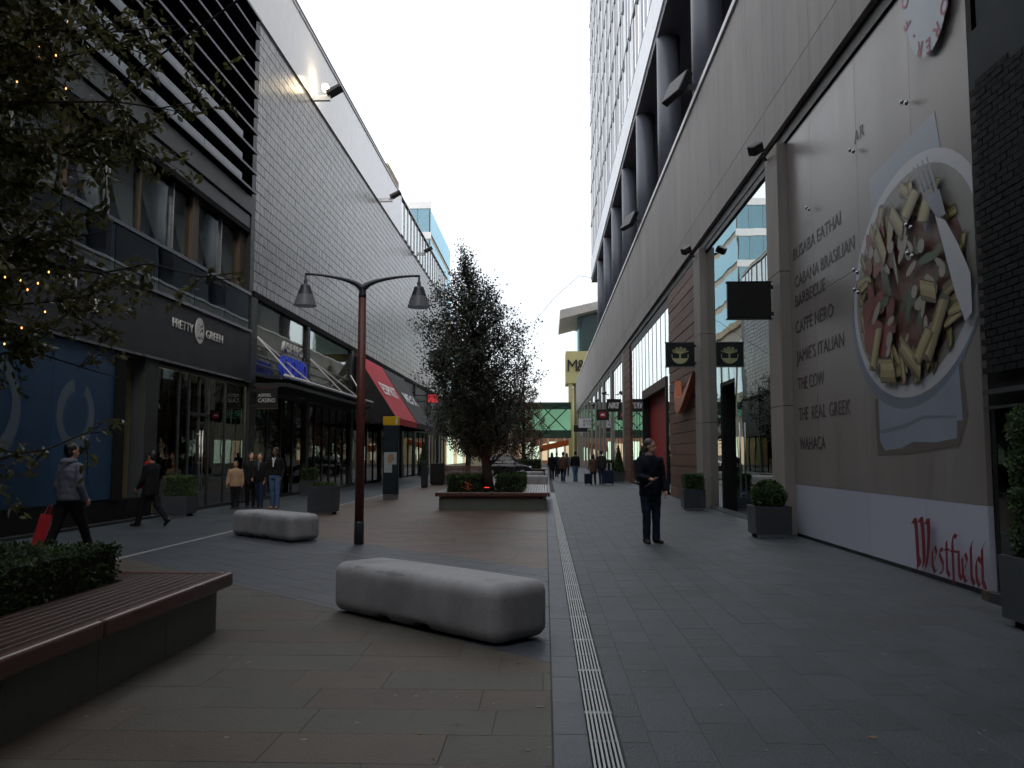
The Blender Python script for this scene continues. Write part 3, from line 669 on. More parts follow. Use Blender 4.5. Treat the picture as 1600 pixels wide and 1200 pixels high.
inn_ = [(29.28, 3.75), (29.2, 3.52), (28.95, 3.4), (28.5, 3.4), (27.8, 3.52), (27, 3.73)]
obj('body', MB().prism([(4.44, y, z) for y, z in top + inn_], (.2, 0, 0)), 'copper', sw)
obj('stud', MB().tube([(4.64, 28.8, 3.2), (RX - .05, 28.8, 3.2)], .03, 6).tube([(4.64, 27.3, 3.5), (RX - .05, 27.3, 3.5)], .03, 6), 'black', sw)
sf = box('shopfront', RX - .02, RX + .1, 32.4, 47.4, 7.2, 7.6, 'black', rb)
n = 11; st = 15.0 / n
for k in range(n):
    a = 32.4 + k * st; b = a + st; portal = 33.5 < (a + b) / 2 < 41.5
    box('pane', RX, RX + .015, a + .04, b - .04, 4.62 if portal else .1, 7.19, G_MIRROR, sf)
    box('mullion', RX - .012, RX + .08, a - .035, a + .035, 4.62 if portal and k > 1 else .0, 7.19, 'black', sf) if k else None
box('portal_head', RX - .06, RX + 1.5, 33.6, 41.7, 4.2, 4.6, 'brownpost', sf); box('portal_side', RX - .05, RX + 1.5, 33.55, 33.72, 0, 4.2, 'black', sf); box('portal_side', RX - .05, RX + 1.5, 41.55, 41.72, 0, 4.2, 'black', sf)
box('portal_wall', RX + .3, RX + .4, 35.0, 41.5, .013, 4.19, 'red_portal', sf); box('portal_wall', RX + .8, RX + .9, 33.75, 35.0, .013, 4.19, 'blackmatt', sf)
for a, b in ((52, 60), (61.6, 68.5), (70, 74), (75.2, 79.6), (80.6, 87), (88, 94), (95, 101), (102, 108), (109, 115), (116, 123)):
    sf = box('shopfront', RX - .05, RX + .1, a, b, 7.3, 7.6, 'black', rb); n = max(2, round((b - a) / 2)); st = (b - a) / n
    for k in range(n):
        box('pane', RX, RX + .015, a + k * st + .04, a + (k + 1) * st - .04, .1, 7.29, G_MIRROR, sf)
        if k: box('mullion', RX - .012, RX + .08, a + k * st - .05, a + k * st + .05, 0, 7.29, 'brownpost' if k % 2 else 'charcoal', sf)
    box('lit_display', 7, 7.1, a + 1, b - 1, .8, 2.9, 'lit_warm', rb)
# spotlights and bracket boxes on the piers
def wall_spot(label, x, y, z):
    t = thing('spotlight', label, 'spotlight', (x, y, z), group='box spotlights on the piers', world=True)
    obj('arm', MB().tube([(4.5, y + .3, z - .12), (x + .1, y + .05, z - .1)], .035, 8), 'darkmetal', t)
    m_ = MB().box(-.14, .14, -.1, .1, -.1, .1); me = m_.mesh('housing', 'darkmetal')
    o = put('housing', me, t, (x - .05, y, z)); o.rotation_euler = (R(20), R(-32), R(25)); b_ = o.modifiers.new('bevel', 'BEVEL'); b_.width = .02
wall_spot('box spotlight at the top of the pier beside the billboard', 4.28, 16.9, 7.62); wall_spot('box spotlight at the top of the pier beside the timber boards', 4.28, 25.4, 7.62)

for y in (60.4, 68.8, 74.4): wall_spot({60.4: 'box spotlight on the pier past the second timber wall', 68.8: 'box spotlight on the second pier past the timber walls', 74.4: 'farthest box spotlight on a stone pier'}[y], 4.2, y, 5.9)
# terrace fixtures behind the coping
def terrace_flood(label, y):
    t = thing('terrace_floodlight', label, 'floodlight', (4.7, y, 12.38), group='floodlights on the terrace coping', world=True)
    obj('arm', MB().box(4.2, 4.72, y - .07, y + .07, 12.75, 12.9).box(4.62, 4.72, y - .05, y + .05, 12.383, 12.76), 'charcoal', t)
    o = put('housing', MB().box(-.12, .12, -.55, .55, -.4, .4).mesh('housing', 'black'), t, (4.15, y + .35, 12.95)); o.rotation_euler = (0, R(25), R(20))
    b_ = o.modifiers.new('bevel', 'BEVEL'); b_.width = .03
terrace_flood('large black floodlight above the fascia coping, nearest to the camera', 25.8); terrace_flood('black floodlight farther along the fascia coping', 41)
# ------------------------------------------------------------------ office tower over the terrace
tw = thing('office_tower', 'pale gridded office tower raised on dark round columns above the shops', 'tower', (12, 55, 12.2), world=True)
TX = 5.0; T0, T1 = 14.0, 91.0
box('terrace_deck', FX + .5, 30, -14, YE, 12.203, 12.3, 'terrace', tw); box('terrace_wall', 8.2, 8.4, T0, T1 - 1, 12.31, 20.2, 'terrace', tw)
cm = MB().lathe([(.52, 0), (.52, 7.7)], n=20).mesh('column', 'column_dark', True)
for k in range(8): put('column', cm, tw, (5.53, 28.3 - 8.75 + k * 8.75 + .0, 12.301))
cj = MB().lathe([(.53, 0), (.53, .03)], n=20).mesh('column_joint', 'black', True)
box('soffit', TX + .02, 30, T0, T1, 20.0, 20.35, 'terrace', tw); 
for k in range(13):
    a = T0 + k * 5.923; box('band_panel', TX - .05, TX + .3, a + .01, a + 5.913, 20.353, 22.3, 'tower_white', tw)
box('core', TX + .12, 30, T0, T1, 22.3, 66, 'tower_line', tw)
bay = 4.05; nb = int((T1 - T0) / bay); pan = MB().box(TX - .02, TX + .1, 0, 1.15, 0, 3.35).mesh('wall_panel', 'tower_white'); pane = MB().box(TX + .03, TX + .05, 0, 2.6, 0, 3.35).mesh('window', G_TOWER)
vent = MB().box(TX - .06, TX + .1, 0, .5, 0, .62).mesh('vent', 'tower_line'); slabm = MB()
mul = MB().box(TX - .04, TX + .08, 0, .06, 0, 3.35).mesh('mullion', 'tower_white')
for f_ in range(11):
    z = 22.45 + f_ * 3.72
    box('floor_line', TX - .03, TX + .11, T0, T1, z - .14, z + .05, 'tower_line', tw)
    for k in range(nb):
        y = T1 - (k + 1) * bay + (f_ % 2) * .0
        if y < 30 and f_ > 1 and f_ < 0: continue
        put('wall_panel', pan, tw, (0, y + .02, z + .16)); wn = put('window', pane, tw, (0, y + 1.27, z + .16)); put('mullion', mul, wn, (0, 1.3, 0), world=False); put('vent', vent, tw, (-.03, y + 1.0, z + 2.9))
# ------------------------------------------------------------------ dark shop nearest on the right
ds = thing('black_shopfront', 'black brick and panel shopfront at the right edge beside the billboard', 'shopfront', (4.7, 6, 0), world=True)
pm('panel_green', S(40, 47, 51), .7, .12, 2, rnd=.06, spec=.2); pm('black_brick', S(11, 13, 16), .75, .25, 8, .2, 40, rnd=.25, spec=.15)
for k in range(6):
    b = 9.16 - k * 2.4; box('grey_panel', 4.6, 4.95, b - 2.394, b, 4.2, 6.05, 'panel_green', ds)
box('upper_wall', 4.7, 4.95, -14, 9.16, 6.06, 7.85, 'panel_green', ds); box('back_wall', 4.66, 4.95, -14, 9.16, 0, 4.2, 'blackmatt', ds)
bk = MB(); rb_ = random.Random(9); r = 0; z = 2.35
while z < 5.62:
    y = 9.155 - (r % 2) * .11
    while y > 3.5:
        lim = 5.38 + .16 * math.sin((9.3 - y) * 2.6 + .4) + .12 * (9.3 - y) * .3
        if z + .065 < lim: bk.box(4.592 + rb_.uniform(0, .004), 4.62, y - .21, y, z, z + .064)
        y -= .222
    z += .075; r += 1
obj('brickwork', bk, 'black_brick', ds, kind='stuff')
box('lower_rail', 4.57, 4.63, -14, 9.13, 2.13, 2.18, 'charcoal', ds); box('lower_rail', 4.575, 4.63, -14, 9.13, 1.98, 2.005, 'charcoal', ds); box('plinth', 4.55, 4.655, -14, 9.15, 0, .1, 'charcoal', ds)
box('downpipe', 4.56, 4.65, 9.17, 9.32, 0, .1, 'brownpost', ds)
for k in range(5):
    b = 9.0 - k * 1.8; pn = box('pane', 4.62, 4.635, b - 1.74, b, .12, 1.97, G_DARK, ds)

# ------------------------------------------------------------------ billboard
bb = thing('billboard', 'huge food court billboard with a plate of pasta and a list of restaurants', 'billboard', (RX, 13, 0), world=True)
def bbmat():
    m = pm('print_wood', S(121, 115, 111), .32, .12, 1.2, .03, 40, stretch=(1, 2.2, .14), spec=.5, col2=S(128, 123, 121)); return m
bbmat(); pm('print_white', S(168, 170, 186), .4, .03, 2, spec=.5); pm('print_napkin', S(130, 140, 156), .34, .12, 1.4); pm('print_napkin2', S(104, 113, 128), .34, .12, 1.4)
pm('print_bowl', S(176, 178, 184), .34, .07, 1); pm('print_bowl_in', S(124, 123, 118), .4, .14, 1.2); pm('print_penne', S(140, 128, 86), .4, .22, 3, rnd=.16); pm('print_penne_dark', S(96, 84, 52), .4, .2, 3, rnd=.2)
pm('print_penne_light', S(156, 147, 108), .4, .2, 3, rnd=.12); pm('print_shade', S(70, 56, 40), .45, .3, 4, rnd=.3); pm('print_meat', S(38, 30, 30), .45, .5, 5.5, col2=S(96, 62, 52)); pm('print_tomato', S(104, 42, 38), .4, .5, 4, rnd=.2); pm('print_cheese', S(142, 136, 124), .45, .1, 4, rnd=.1); pm('print_green', S(58, 76, 54), .45, .25, 3, rnd=.2)
pm('print_text', S(60, 56, 54), .45, .1, 10); pm('print_red', S(108, 14, 26), .5, .06, 8); pm('print_stampred', S(150, 74, 88), .5, .06, 8); pm('print_fork', S(110, 116, 128), .35, .2, 3); pm('print_shadow', S(90, 82, 77), .5, .1, 1.5)
BX = 4.72
ys = [9.42, 10.93, 12.83, 15.03, 16.47]
for a, b in zip(ys[:-1], ys[1:]):
    for z0, z1, m_ in ((.06, .96, 'print_white'), (.963, 4.31, 'print_wood'), (4.316, 7.58, 'print_wood')): box('board', BX, BX + .06, a + .003, b - .003, z0, z1, m_, bb)
box('frame', BX + .02, RX + .2, 9.36, 16.5, .0, .058, 'charcoal', bb)
LAY = [0]
def flat(name, pts, mat, mb=None, dx=.0011):
    """printed shape: thin sheet a little proud of the boards; pts are (y, z)"""
    LAY[0] += 1; x = BX - .003 - LAY[0] * .00014
    n = len(pts); ar = sum(pts[i][0] * pts[(i + 1) % n][1] - pts[(i + 1) % n][0] * pts[i][1] for i in range(n))
    if ar > 0: pts = pts[::-1]
    return obj(name, MB().prism([(x, y, z) for y, z in pts], (.00008, 0, 0)), mat, bb)
def ellp(cy, cz, ry, rz, n=48, rot=0): return [(cy + ry * math.cos(t) * math.cos(rot) - rz * math.sin(t) * math.sin(rot), cz + ry * math.cos(t) * math.sin(rot) + rz * math.sin(t) * math.cos(rot)) for t in [2 * math.pi * i / n for i in range(n)]]
YC = 9.43
def clipy(p): return clip(p, [(-1, 0, -YC)])
flat('printed_shadow', [(12.45, 2.3), (12.4, 1.5), (11.4, 1.52), (10.0, 1.6), (9.75, 1.95), (9.85, 2.6)], 'print_shadow')
flat('printed_napkin', [(10.26, 5.66), (12.38, 5.5), (12.3, 4.9), (10.9, 3.6), (10.1, 5.0)], 'print_napkin')
flat('printed_napkin', [(12.32, 2.75), (12.3, 1.7), (12.13, 1.57), (11.6, 1.6), (11.2, 1.68), (10.6, 1.66), (10.04, 1.7), (10.02, 1.9), (9.88, 1.9), (9.95, 2.9)], 'print_napkin')
flat('printed_fold', [(12.3, 1.86), (12.25, 1.8), (11.4, 1.86), (10.9, 1.96), (10.02, 1.93), (10.02, 1.96), (10.9, 2.0), (11.4, 1.92)], 'print_napkin2')
flat('printed_shadow', clipy(ellp(11.2, 3.66, 2.04, 1.54, rot=-.12)), 'print_napkin2'); flat('printed_bowl', clipy(ellp(11.12, 3.78, 2.02, 1.52, rot=-.12)), 'print_bowl')
flat('printed_bowl_inside', clipy(ellp(11.16, 3.78, 1.86, 1.36, rot=-.12)), 'print_bowl_in')
flat('printed_sauce', clipy(ellp(11.05, 3.66, 1.42, 1.05, n=30, rot=-.1)), 'print_meat')
rp = random.Random(21)
def penne(y, z, L, wd, a, mat='print_penne'):
    c, s_ = math.cos(a), math.sin(a); pts = [(-L / 2, -wd / 2), (L / 2 - wd * .45, -wd / 2), (L / 2, wd / 2), (-L / 2 + wd * .45, wd / 2)]
    def sh(P_, nm, m_):
        P_ = clipy([(y + u * c - v * s_, z + u * s_ + v * c) for u, v in P_])
        if len(P_) > 2: flat(nm, P_, m_)
    hw = wd / 2; e = .18 * wd
    def tube_(w0, w1, k0=1.0): return [(-L / 2 + wd * .45 * (w0 / hw * .5 + .5) * k0, w0), (L / 2 - wd * .45 * (.5 - w0 / hw * .5) * k0, w0), (L / 2 + e * .4 - wd * .45 * (.5 - (w0 + w1) / wd * .5), (w0 + w1) / 2), (L / 2 - wd * .45 * (.5 - w1 / hw * .5) * k0, w1), (-L / 2 + wd * .45 * (w1 / hw * .5 + .5) * k0, w1), (-L / 2 - e * .4 + wd * .45 * ((w0 + w1) / wd * .5 + .5), (w0 + w1) / 2)]
    sh([(u * 1.06, v * 1.16) for u, v in tube_(-hw, hw)], 'printed_outline', 'print_shade'); sh(tube_(-hw, hw), 'printed_pasta', mat)
    sh(tube_(hw * .05, hw * .62), 'printed_highlight', 'print_penne_light' if mat == 'print_penne' else 'print_penne'); sh(tube_(-hw * .98, -hw * .6), 'printed_outline', 'print_penne_dark')
    if L > .5: sh([(L / 2 - wd * .22 + .28 * wd * math.cos(t) * .55, hw * .72 * math.sin(t)) for t in [i * .7 for i in range(9)]], 'printed_outline', 'print_shade')
for k in range(72):                       # pasta round the rim of the dish
    a = rp.uniform(0, 6.283); q = rp.uniform(.66, .88); penne(11.16 + 1.85 * q * math.cos(a), 3.78 + 1.36 * q * math.sin(a), rp.uniform(.32, .56), rp.uniform(.1, .155), rp.uniform(0, 3.14), 'print_penne' if rp.random() < .68 else 'print_penne_dark')
for k in range(26):                       # tomato on the far side
    y = rp.uniform(11.6, 12.5); z = rp.uniform(3.0, 4.6); P = clipy(ellp(y, z, rp.uniform(.08, .2), rp.uniform(.1, .26), 9, rp.uniform(0, 3)))
    flat('printed_tomato', P, 'print_tomato')
for k in range(14):
    P = clipy(ellp(rp.uniform(10.0, 12.2), rp.uniform(3.0, 4.4), rp.uniform(.04, .09), rp.uniform(.1, .3), 8, rp.uniform(0, 3))); flat('printed_herb', P, 'print_green')
for k in range(30):
    P = clipy(ellp(rp.uniform(9.9, 12.3), rp.uniform(2.9, 4.6), rp.uniform(.03, .1), rp.uniform(.08, .24), 7, rp.uniform(0, 3))); flat('printed_cheese', P, 'print_cheese')
for y, z, L, wd, a in ((11.1, 2.75, .8, .22, .62), (11.85, 2.66, .62, .3, .1), (12.2, 3.0, .7, .22, -1.1), (10.35, 3.0, .9, .22, -.9), (10.7, 2.85, .6, .2, -.7), (10.5, 3.5, .5, .22, .3), (10.9, 4.7, .5, .22, -.6), (10.45, 4.55, .5, .24, -.9), (11.35, 4.6, .6, .2, .8), (11.9, 4.4, .6, .2, 1.0)): penne(y, z, L, wd, a)
flat('printed_spoon', clipy([(10.22, 4.36), (9.96, 4.22), (9.7, 3.9), (9.44, 3.5), (9.44, 3.06), (9.6, 2.98), (9.81, 3.36), (10.05, 3.95)]), 'print_bowl')
for k in range(4): flat('printed_fork', [(10.78 - k * .13, 5.12 - .0 * k), (10.75 - k * .13, 5.14), (10.42 - k * .1, 4.62), (10.47 - k * .1, 4.6)], 'print_fork')
flat('printed_fork', [(10.5, 4.66), (10.08, 4.64), (9.95, 4.3), (10.15, 4.3)], 'print_fork')
# stamp
stc = (10.2, 7.28); flat('printed_stamp', [(stc[0] + (.92 + .022 * (i % 2)) * .68 * math.cos(i * math.pi / 60), stc[1] + (.92 + .022 * (i % 2)) * math.sin(i * math.pi / 60)) for i in range(120) if stc[1] + .94 * math.sin(i * math.pi / 60) < 7.57], 'print_napkin')
word = 'EXPLORER.FOOD.'
for i, ch in enumerate(word):
    a = R(-90) - (i - 6) * R(23.5); y = stc[0] - .68 * .74 * math.cos(a); z = stc[1] + .74 * math.sin(a)
    if z > 7.35: continue
    rdir = Vector((0, -.75 * math.sin(-a) * -1, math.cos(a)))
    rt_ = Vector((0, math.sin(a) * .72, math.cos(a) * 1.0)).normalized(); up_ = Vector((0, -math.cos(a), math.sin(a))).normalized()
    rt_ = up_.cross(Vector((-1, 0, 0)));
    LAY[0] += 1; text('lettering', ch, .26, (BX - .006 - LAY[0] * .00014, y, z), rt_, up_, 'print_stampred', bb, ext=.00005, align='CENTER', bold=.006)
# restaurant list
for s_, y, z, h_, wd in (('BUSABA EATHAI', 16.23, 5.18, .23, 2.6), ('CABANA BRASILIAN', 16.16, 4.64, .23, 3.1), ('BARBECUE', 16.19, 4.28, .23, 1.72), ('CAFFÈ NERO', 16.2, 3.78, .24, 2.1), ("JAMIE'S ITALIAN", 16.16, 3.23, .24, 2.55), ('THE COW', 16.15, 2.71, .24, 1.5), ('THE', 16.15, 2.15, .24, .58), ('REAL', 15.4, 2.15, .24, .78), ('GREEK', 14.45, 2.15, .24, 1.0), ('WAHACA', 16.13, 1.61, .24, 1.46), ('A', 12.9, 6.22, .2, .19), ('R', 12.68, 6.22, .2, .16)):
    text('lettering', s_, h_ / .72, (BX - .005, y, z), (0, -1, 0), (0, 0, 1), 'print_text', bb, ext=.0008, width=wd)
# red blackletter name, drawn with a broad nib
def nib(pts, w_, ang=R(40)):
    LAY[0] += 1; x = BX - .004 - LAY[0] * .00014; d = (math.cos(ang) * w_ / 2, math.sin(ang) * w_ / 2); m_ = MB()
    for (a, b) in zip(pts[:-1], pts[1:]):
        q = [(a[0] - d[0], a[1] - d[1]), (a[0] + d[0], a[1] + d[1]), (b[0] + d[0], b[1] + d[1]), (b[0] - d[0], b[1] - d[1])]
        q = [(y_ * 1.0, z_) for y_, z_ in q]; m_.prism([(x, 11.28 - u, v) for u, v in q], (.00002, 0, 0)); x -= .00003
    return m_
LT = []
LT += [([(.0, .70), (.09, .72), (.12, .62), (.14, .2), (.2, .12)], .09), ([(.2, .73), (.29, .75), (.32, .6), (.33, .22), (.3, .12), (.2, .02)], .09), ([(.4, .73), (.49, .74), (.5, .6), (.46, .35), (.38, .12), (.3, .03)], .09), ([(.14, .2), (.1, .04)], .06)]          # W
LT += [([(.62, .22), (.7, .34), (.66, .42), (.58, .36), (.57, .16), (.63, .08), (.71, .13)], .05)]                      # e
LT += [([(.88, .39), (.81, .41), (.78, .33), (.87, .22), (.85, .11), (.77, .09)], .05)]                                  # s
LT += [([(.98, .52), (.97, .15), (1.03, .08)], .055), ([(.92, .41), (1.06, .42)], .035)]                                 # t
LT += [([(1.26, .60), (1.18, .62), (1.14, .52), (1.14, .0)], .055), ([(1.08, .41), (1.32, .42)], .035), ([(1.29, .41), (1.29, .14), (1.34, .09)], .055)]   # fi
LT += [([(1.42, .22), (1.5, .34), (1.46, .42), (1.38, .36), (1.38, .15), (1.44, .07), (1.52, .12)], .05)]               # e
LT += [([(1.66, .60), (1.6, .52), (1.59, .14), (1.65, .07)], .055)]                                                      # l
LT += [([(1.84, .36), (1.76, .41), (1.71, .32), (1.71, .14), (1.77, .07), (1.84, .14)], .05), ([(1.93, .6), (1.86, .52), (1.85, .14), (1.91, .05)], .055)]  # d
for pts, w_ in LT: obj('lettering', nib([(u * .93 + .1, v * .9 + .04) for u, v in pts], w_ * 1.35), 'print_red', bb)
# bolts
bm_ = MB().lathe([(.03, 0), (.03, .02), (.018, .035)], n=10); bme = bm_.mesh('bolt', 'steel', True)
for y, z in ((12.83, 6.1), (12.83, 3.95), (10.93, 6.05), (10.93, 4.05), (15.03, 5.85), (12.83, 4.25), (10.93, 4.42)):
    for dy in (-.07, .07):
        o = put('bolt', bme, bb, (BX - .09, y + dy, z + dy * .5)); o.rotation_euler = (0, R(-90), 0); o.location.x = BX - .0005 - .06

# ------------------------------------------------------------------ blade signs
pm('sign_green', S(22, 30, 32), .4, .1, 8); pm('sign_cream', S(176, 176, 130), .5, .1, 10); pm('sign_red', S(170, 30, 34), .5, .1, 5)
blade('blade_sign', 'blank black blade sign on the pier beside the billboard', 3.6, 4.45, 16.9, 4.2, 4.9, 'black', 'shop blade signs', 'darkmetal', wall=4.5)
t = blade('blade_sign', 'dark blade sign with a round pale tree emblem', 3.6, 4.45, 25.6, 4.15, 4.85, 'sign_green', 'shop blade signs', 'steel', wall=4.5)
yk = 25.6 - .053; m_ = MB(); cx, cz, q_ = 4.02, 4.47, .25
def disc_arc(mb, a0, a1, r0, r1, n=20):
    vs = []; fs = []
    for i in range(n + 1):
        a = a0 + (a1 - a0) * i / n; vs += [(cx + r0 * math.cos(a), yk, cz + r0 * math.sin(a)), (cx + r1 * math.cos(a), yk, cz + r1 * math.sin(a))]
        if i: k = 2 * i; fs.append((k - 2, k - 1, k + 1, k))
    mb.add(vs, fs)
disc_arc(m_, R(170), R(370), q_ - .02, q_); m_.prism([(cx + q_ * .97 * math.cos(a), yk, cz + q_ * .97 * math.sin(a)) for a in [R(200 + 14 * i) for i in range(11)]], (0, -.002, 0))
m_.box(cx - .025, cx + .025, yk - .0045, yk - .0025, cz - .12, cz + .05)
for k in range(9):
    a = R(25 + k * 16.5); b0 = (cx + .03 * math.cos(a), cz + .06); p1 = (cx + .24 * math.cos(a), cz + .04 + .2 * math.sin(a)); d = Vector((p1[0] - b0[0], p1[1] - b0[1])).normalized(); nn = Vector((-d.y, d.x)) * .012
    m_.add([(b0[0] - nn.x, yk - .001 - k * .0002, b0[1] - nn.y), (b0[0] + nn.x, yk - .001 - k * .0002, b0[1] + nn.y), (p1[0] + nn.x, yk - .001 - k * .0002, p1[1] + nn.y), (p1[0] - nn.x, yk - .001 - k * .0002, p1[1] - nn.y)], [(0, 1, 2, 3)])
    for s_ in (.55, .8, 1.0):
        px = b0[0] + (p1[0] - b0[0]) * s_ + .02 * math.sin(k * 3 + s_ * 9); pz = b0[1] + (p1[1] - b0[1]) * s_
        m_.add([(px - .028, yk - .004 - k * .0003, pz), (px, yk - .004 - k * .0003, pz - .016), (px + .028, yk - .004 - k * .0003, pz + .006), (px, yk - .004 - k * .0003, pz + .022)], [(0, 1, 2, 3)])
obj('emblem', m_, 'sign_cream', t)
t = blade('blade_sign', 'black blade sign with bold white slanted letters', 3.62, 4.45, 50.6, 4.1, 4.8, 'black', 'shop blade signs', 'darkmetal', wall=4.5)
text('lettering', 'NIKE', .45, (3.7, 50.54, 4.29), (1, 0, 0), (0, 0, 1), 'white', t, bold=.02, shear=.3, width=.66)
t = blade('blade_sign', 'red and black blade sign farther down the walkway', 3.6, 4.45, 60.2, 4.0, 4.7, 'black', 'shop blade signs', 'darkmetal', wall=4.5)
obj('emblem', MB().box(3.8, 4.25, 60.13, 60.145, 4.15, 4.55), 'sign_red', t); obj('emblem_mark', MB().add([(4.02 + .15 * math.cos(a), 60.125, 4.3 + .12 * math.sin(a)) for a in [i * math.pi / 8 for i in range(9)]], [tuple(range(9))]), 'white', t)
t = blade('blade_sign', 'white blade sign with dark letters far down the walkway', 3.1, 4.3, 79.8, 4.1, 4.95, 'white', 'shop blade signs', 'steel', wall=4.5)
text('lettering', 'ADAM', .36, (3.5, 79.74, 4.58), (1, 0, 0), (0, 0, 1), 'black', t); text('lettering', '& YOU', .36, (3.5, 79.74, 4.26), (1, 0, 0), (0, 0, 1), 'black', t)
blade('blade_sign', 'small dark blade sign just past the white one', 2.9, 4.3, 87.5, 3.9, 4.6, 'black', 'shop blade signs', 'whitemetal', wall=4.5)
# ------------------------------------------------------------------ street furniture
pm('timber', S(70, 47, 43), .36, .2, 4, .03, 30, rnd=.14, stretch=(1, .4, 4), spec=.45); pm('timber_edge', S(92, 58, 49), .3, .18, 4, rnd=.05, spec=.6, stretch=(1, .3, 3))
pm('granite', S(104, 109, 101), .55, .18, 5, .15, 50, rnd=.08, stretch=(1, 1, .5)); pm('soil', S(52, 44, 38), .95, .3, 10, .5, 30); pm('redsteel', S(140, 30, 34), .5, .15, 8)
pm('pole_red', S(104, 54, 44), .45, .14, 5, .06, 30, rnd=.04); pm('lampmetal', S(74, 75, 82), .38, .1, 6, metal=.4); pm('zinc', S(54, 58, 65), .5, .1, 5, rnd=.06)
def lampshade_mat():
    m = pm('lamp_glass', S(150, 152, 158), .3, .1, 6, transl=.35); return m
lampshade_mat()
def stone_bench(label, c, rz, L=2.0, W=.62, Hh=.5):
    n = (56, 18, 14); hx, hy, hz = L / 2, W / 2, Hh / 2; r = .105
    bm = bmesh.new(); bmesh.ops.create_cube(bm, size=2)
    bm.free(); vs = {}; V = []; Fc = []
    def vid(p):
        k = tuple(round(q, 5) for q in p)
        if k not in vs: vs[k] = len(V); V.append(p)
        return vs[k]
    for ax in range(3):
        u, v = [i for i in range(3) if i != ax]
        for sgn in (-1, 1):
            for i in range(n[u]):
                for j in range(n[v]):
                    q = []
                    for di, dj in ((0, 0), (1, 0), (1, 1), (0, 1)):
                        p = [0, 0, 0]; p[ax] = sgn; p[u] = -1 + 2 * (i + di) / n[u]; p[v] = -1 + 2 * (j + dj) / n[v]; q.append(vid(tuple(p)))
                    flip = (sgn > 0) != (ax == 1)
                    Fc.append(tuple(q if flip else q[::-1]))
    out_ = []
    for x, y, z in V:
        p = Vector((x * hx, y * hy, z * hz)); inner = Vector((max(-hx + r, min(hx - r, p.x)), max(-hy + r, min(hy - r, p.y)), max(-hz + r, min(hz - r, p.z))))
        d = p - inner
        if d.length > 1e-6: p = inner + d.normalized() * r
        p.y *= 1 + .03 * (1 - x * x); p.z *= 1 + (.025 * (1 - x * x) if z > 0 else 0); p.x *= 1 + .015 * (1 - y * y)
        zz = p.z + hz + .01
        for xc in (-.2, .35):
            if abs(p.x - xc) < .1 and zz < .07: zz = .072
        out_.append((p.x, p.y, zz))
    mb = MB(); mb.v = out_; mb.f = Fc; me = mb.mesh('stone_bench', 'concrete', True)
    o = link(bpy.data.objects.new('concrete_bench', me)); o.location = (c[0], c[1], 0); o.rotation_euler = (0, 0, rz)
    tag(o, label, 'bench', 'rounded concrete benches')
stone_bench('large rounded concrete bench nearest to the camera beside the slot drain', (-1.02, 7.84), R(137), 2.3, .64, .465)
stone_bench('rounded concrete bench left of the red lamp post', (-4.98, 15.75), R(138), 2.1, .62, .46)
stone_bench('rounded concrete bench just behind the tree planter', (-.95, 43.3), R(0), 2.1); stone_bench('farthest rounded concrete bench beside the small black car', (-.95, 54.5), R(0), 1.7)

# lamp post
lp = thing('street_lamp', 'rust red lamp post with two curved arms and bell shaped lamps', 'street lamp', (-3.18, 14.68, 0), R(7))
obj('base_sleeve', MB().lathe([(.083, 0), (.083, .36), (.078, .38)], n=24), 'lampmetal', lp, smooth=True, world=False)
obj('pole', MB().lathe([(.078, .38), (.074, 2.2), (.066, 4.25)], n=24), 'pole_red', lp, smooth=True, world=False)
obj('collar', MB().lathe([(.068, 4.25), (.068, 4.3), (.058, 4.34), (.06, 4.42), (.045, 4.47)], n=20), 'lampmetal', lp, smooth=True, world=False)
for s_ in (-1, 1):
    P = []; rr = []; ry = []
    for i in range(17):
        t = i / 16; x = s_ * (.012 + .98 * t); z = 4.3 + .32 * (1 - (1 - t) ** 3.2) * (1) + (.06 * math.sin(t * math.pi) * -.5) if t > 0 else 4.3
        P.append((x, 0, z)); rr.append(.035 - .015 * t); ry.append(.06 * (1 - t) ** 1.5 + .02)
    # hug the pole, then sweep out
    P = [(s_ * .0, 0, 4.40), (s_ * .03, 0, 4.43), (s_ * .075, 0, 4.47), (s_ * .14, 0, 4.508), (s_ * .24, 0, 4.545), (s_ * .38, 0, 4.582), (s_ * .54, 0, 4.612), (s_ * .7, 0, 4.635), (s_ * .86, 0, 4.648), (s_ * .99, 0, 4.648)]
    w_ = [.062, .06, .054, .046, .038, .031, .027, .024, .022, .021]
    obj('arm', MB().tube(P, w_, 10), 'lampmetal', lp, smooth=True, world=False)
    x = s_ * .98
    fit = obj('lamp_head', MB().lathe([(.018, 4.66), (.02, 4.55), (.035, 4.53), (.03, 4.49), (.045, 4.46), (.085, 4.45), (.09, 4.42), (.135, 4.29), (.14, 4.28)], (x, 0, 0), 24), 'lampmetal', lp, smooth=True, world=False)
    prof = [(.14, 4.283)] + [(.142 + (.055 * k / 12), 4.28 - .19 * k / 12) for k in range(1, 13)]
    m_ = MB(); n = 48; vs = []; fs = []
    for i, (r_, z) in enumerate(prof):
        for k in range(n):
            a = 2 * math.pi * k / n; q = r_ * (1 + .014 * (k % 2) * (i > 0)); vs.append((x + q * math.cos(a), q * math.sin(a), z))
        if i:
            for k in range(n): k2 = (k + 1) % n; fs.append(((i - 1) * n + k, (i - 1) * n + k2, i * n + k2, i * n + k))
    obj('lamp_shade', m_.add(vs, fs), 'lamp_glass', fit, smooth=True, world=False)
    obj('bulb', MB().ell((x, 0, 4.24), (.05, .05, .08)), 'white', fit, smooth=True, world=False)

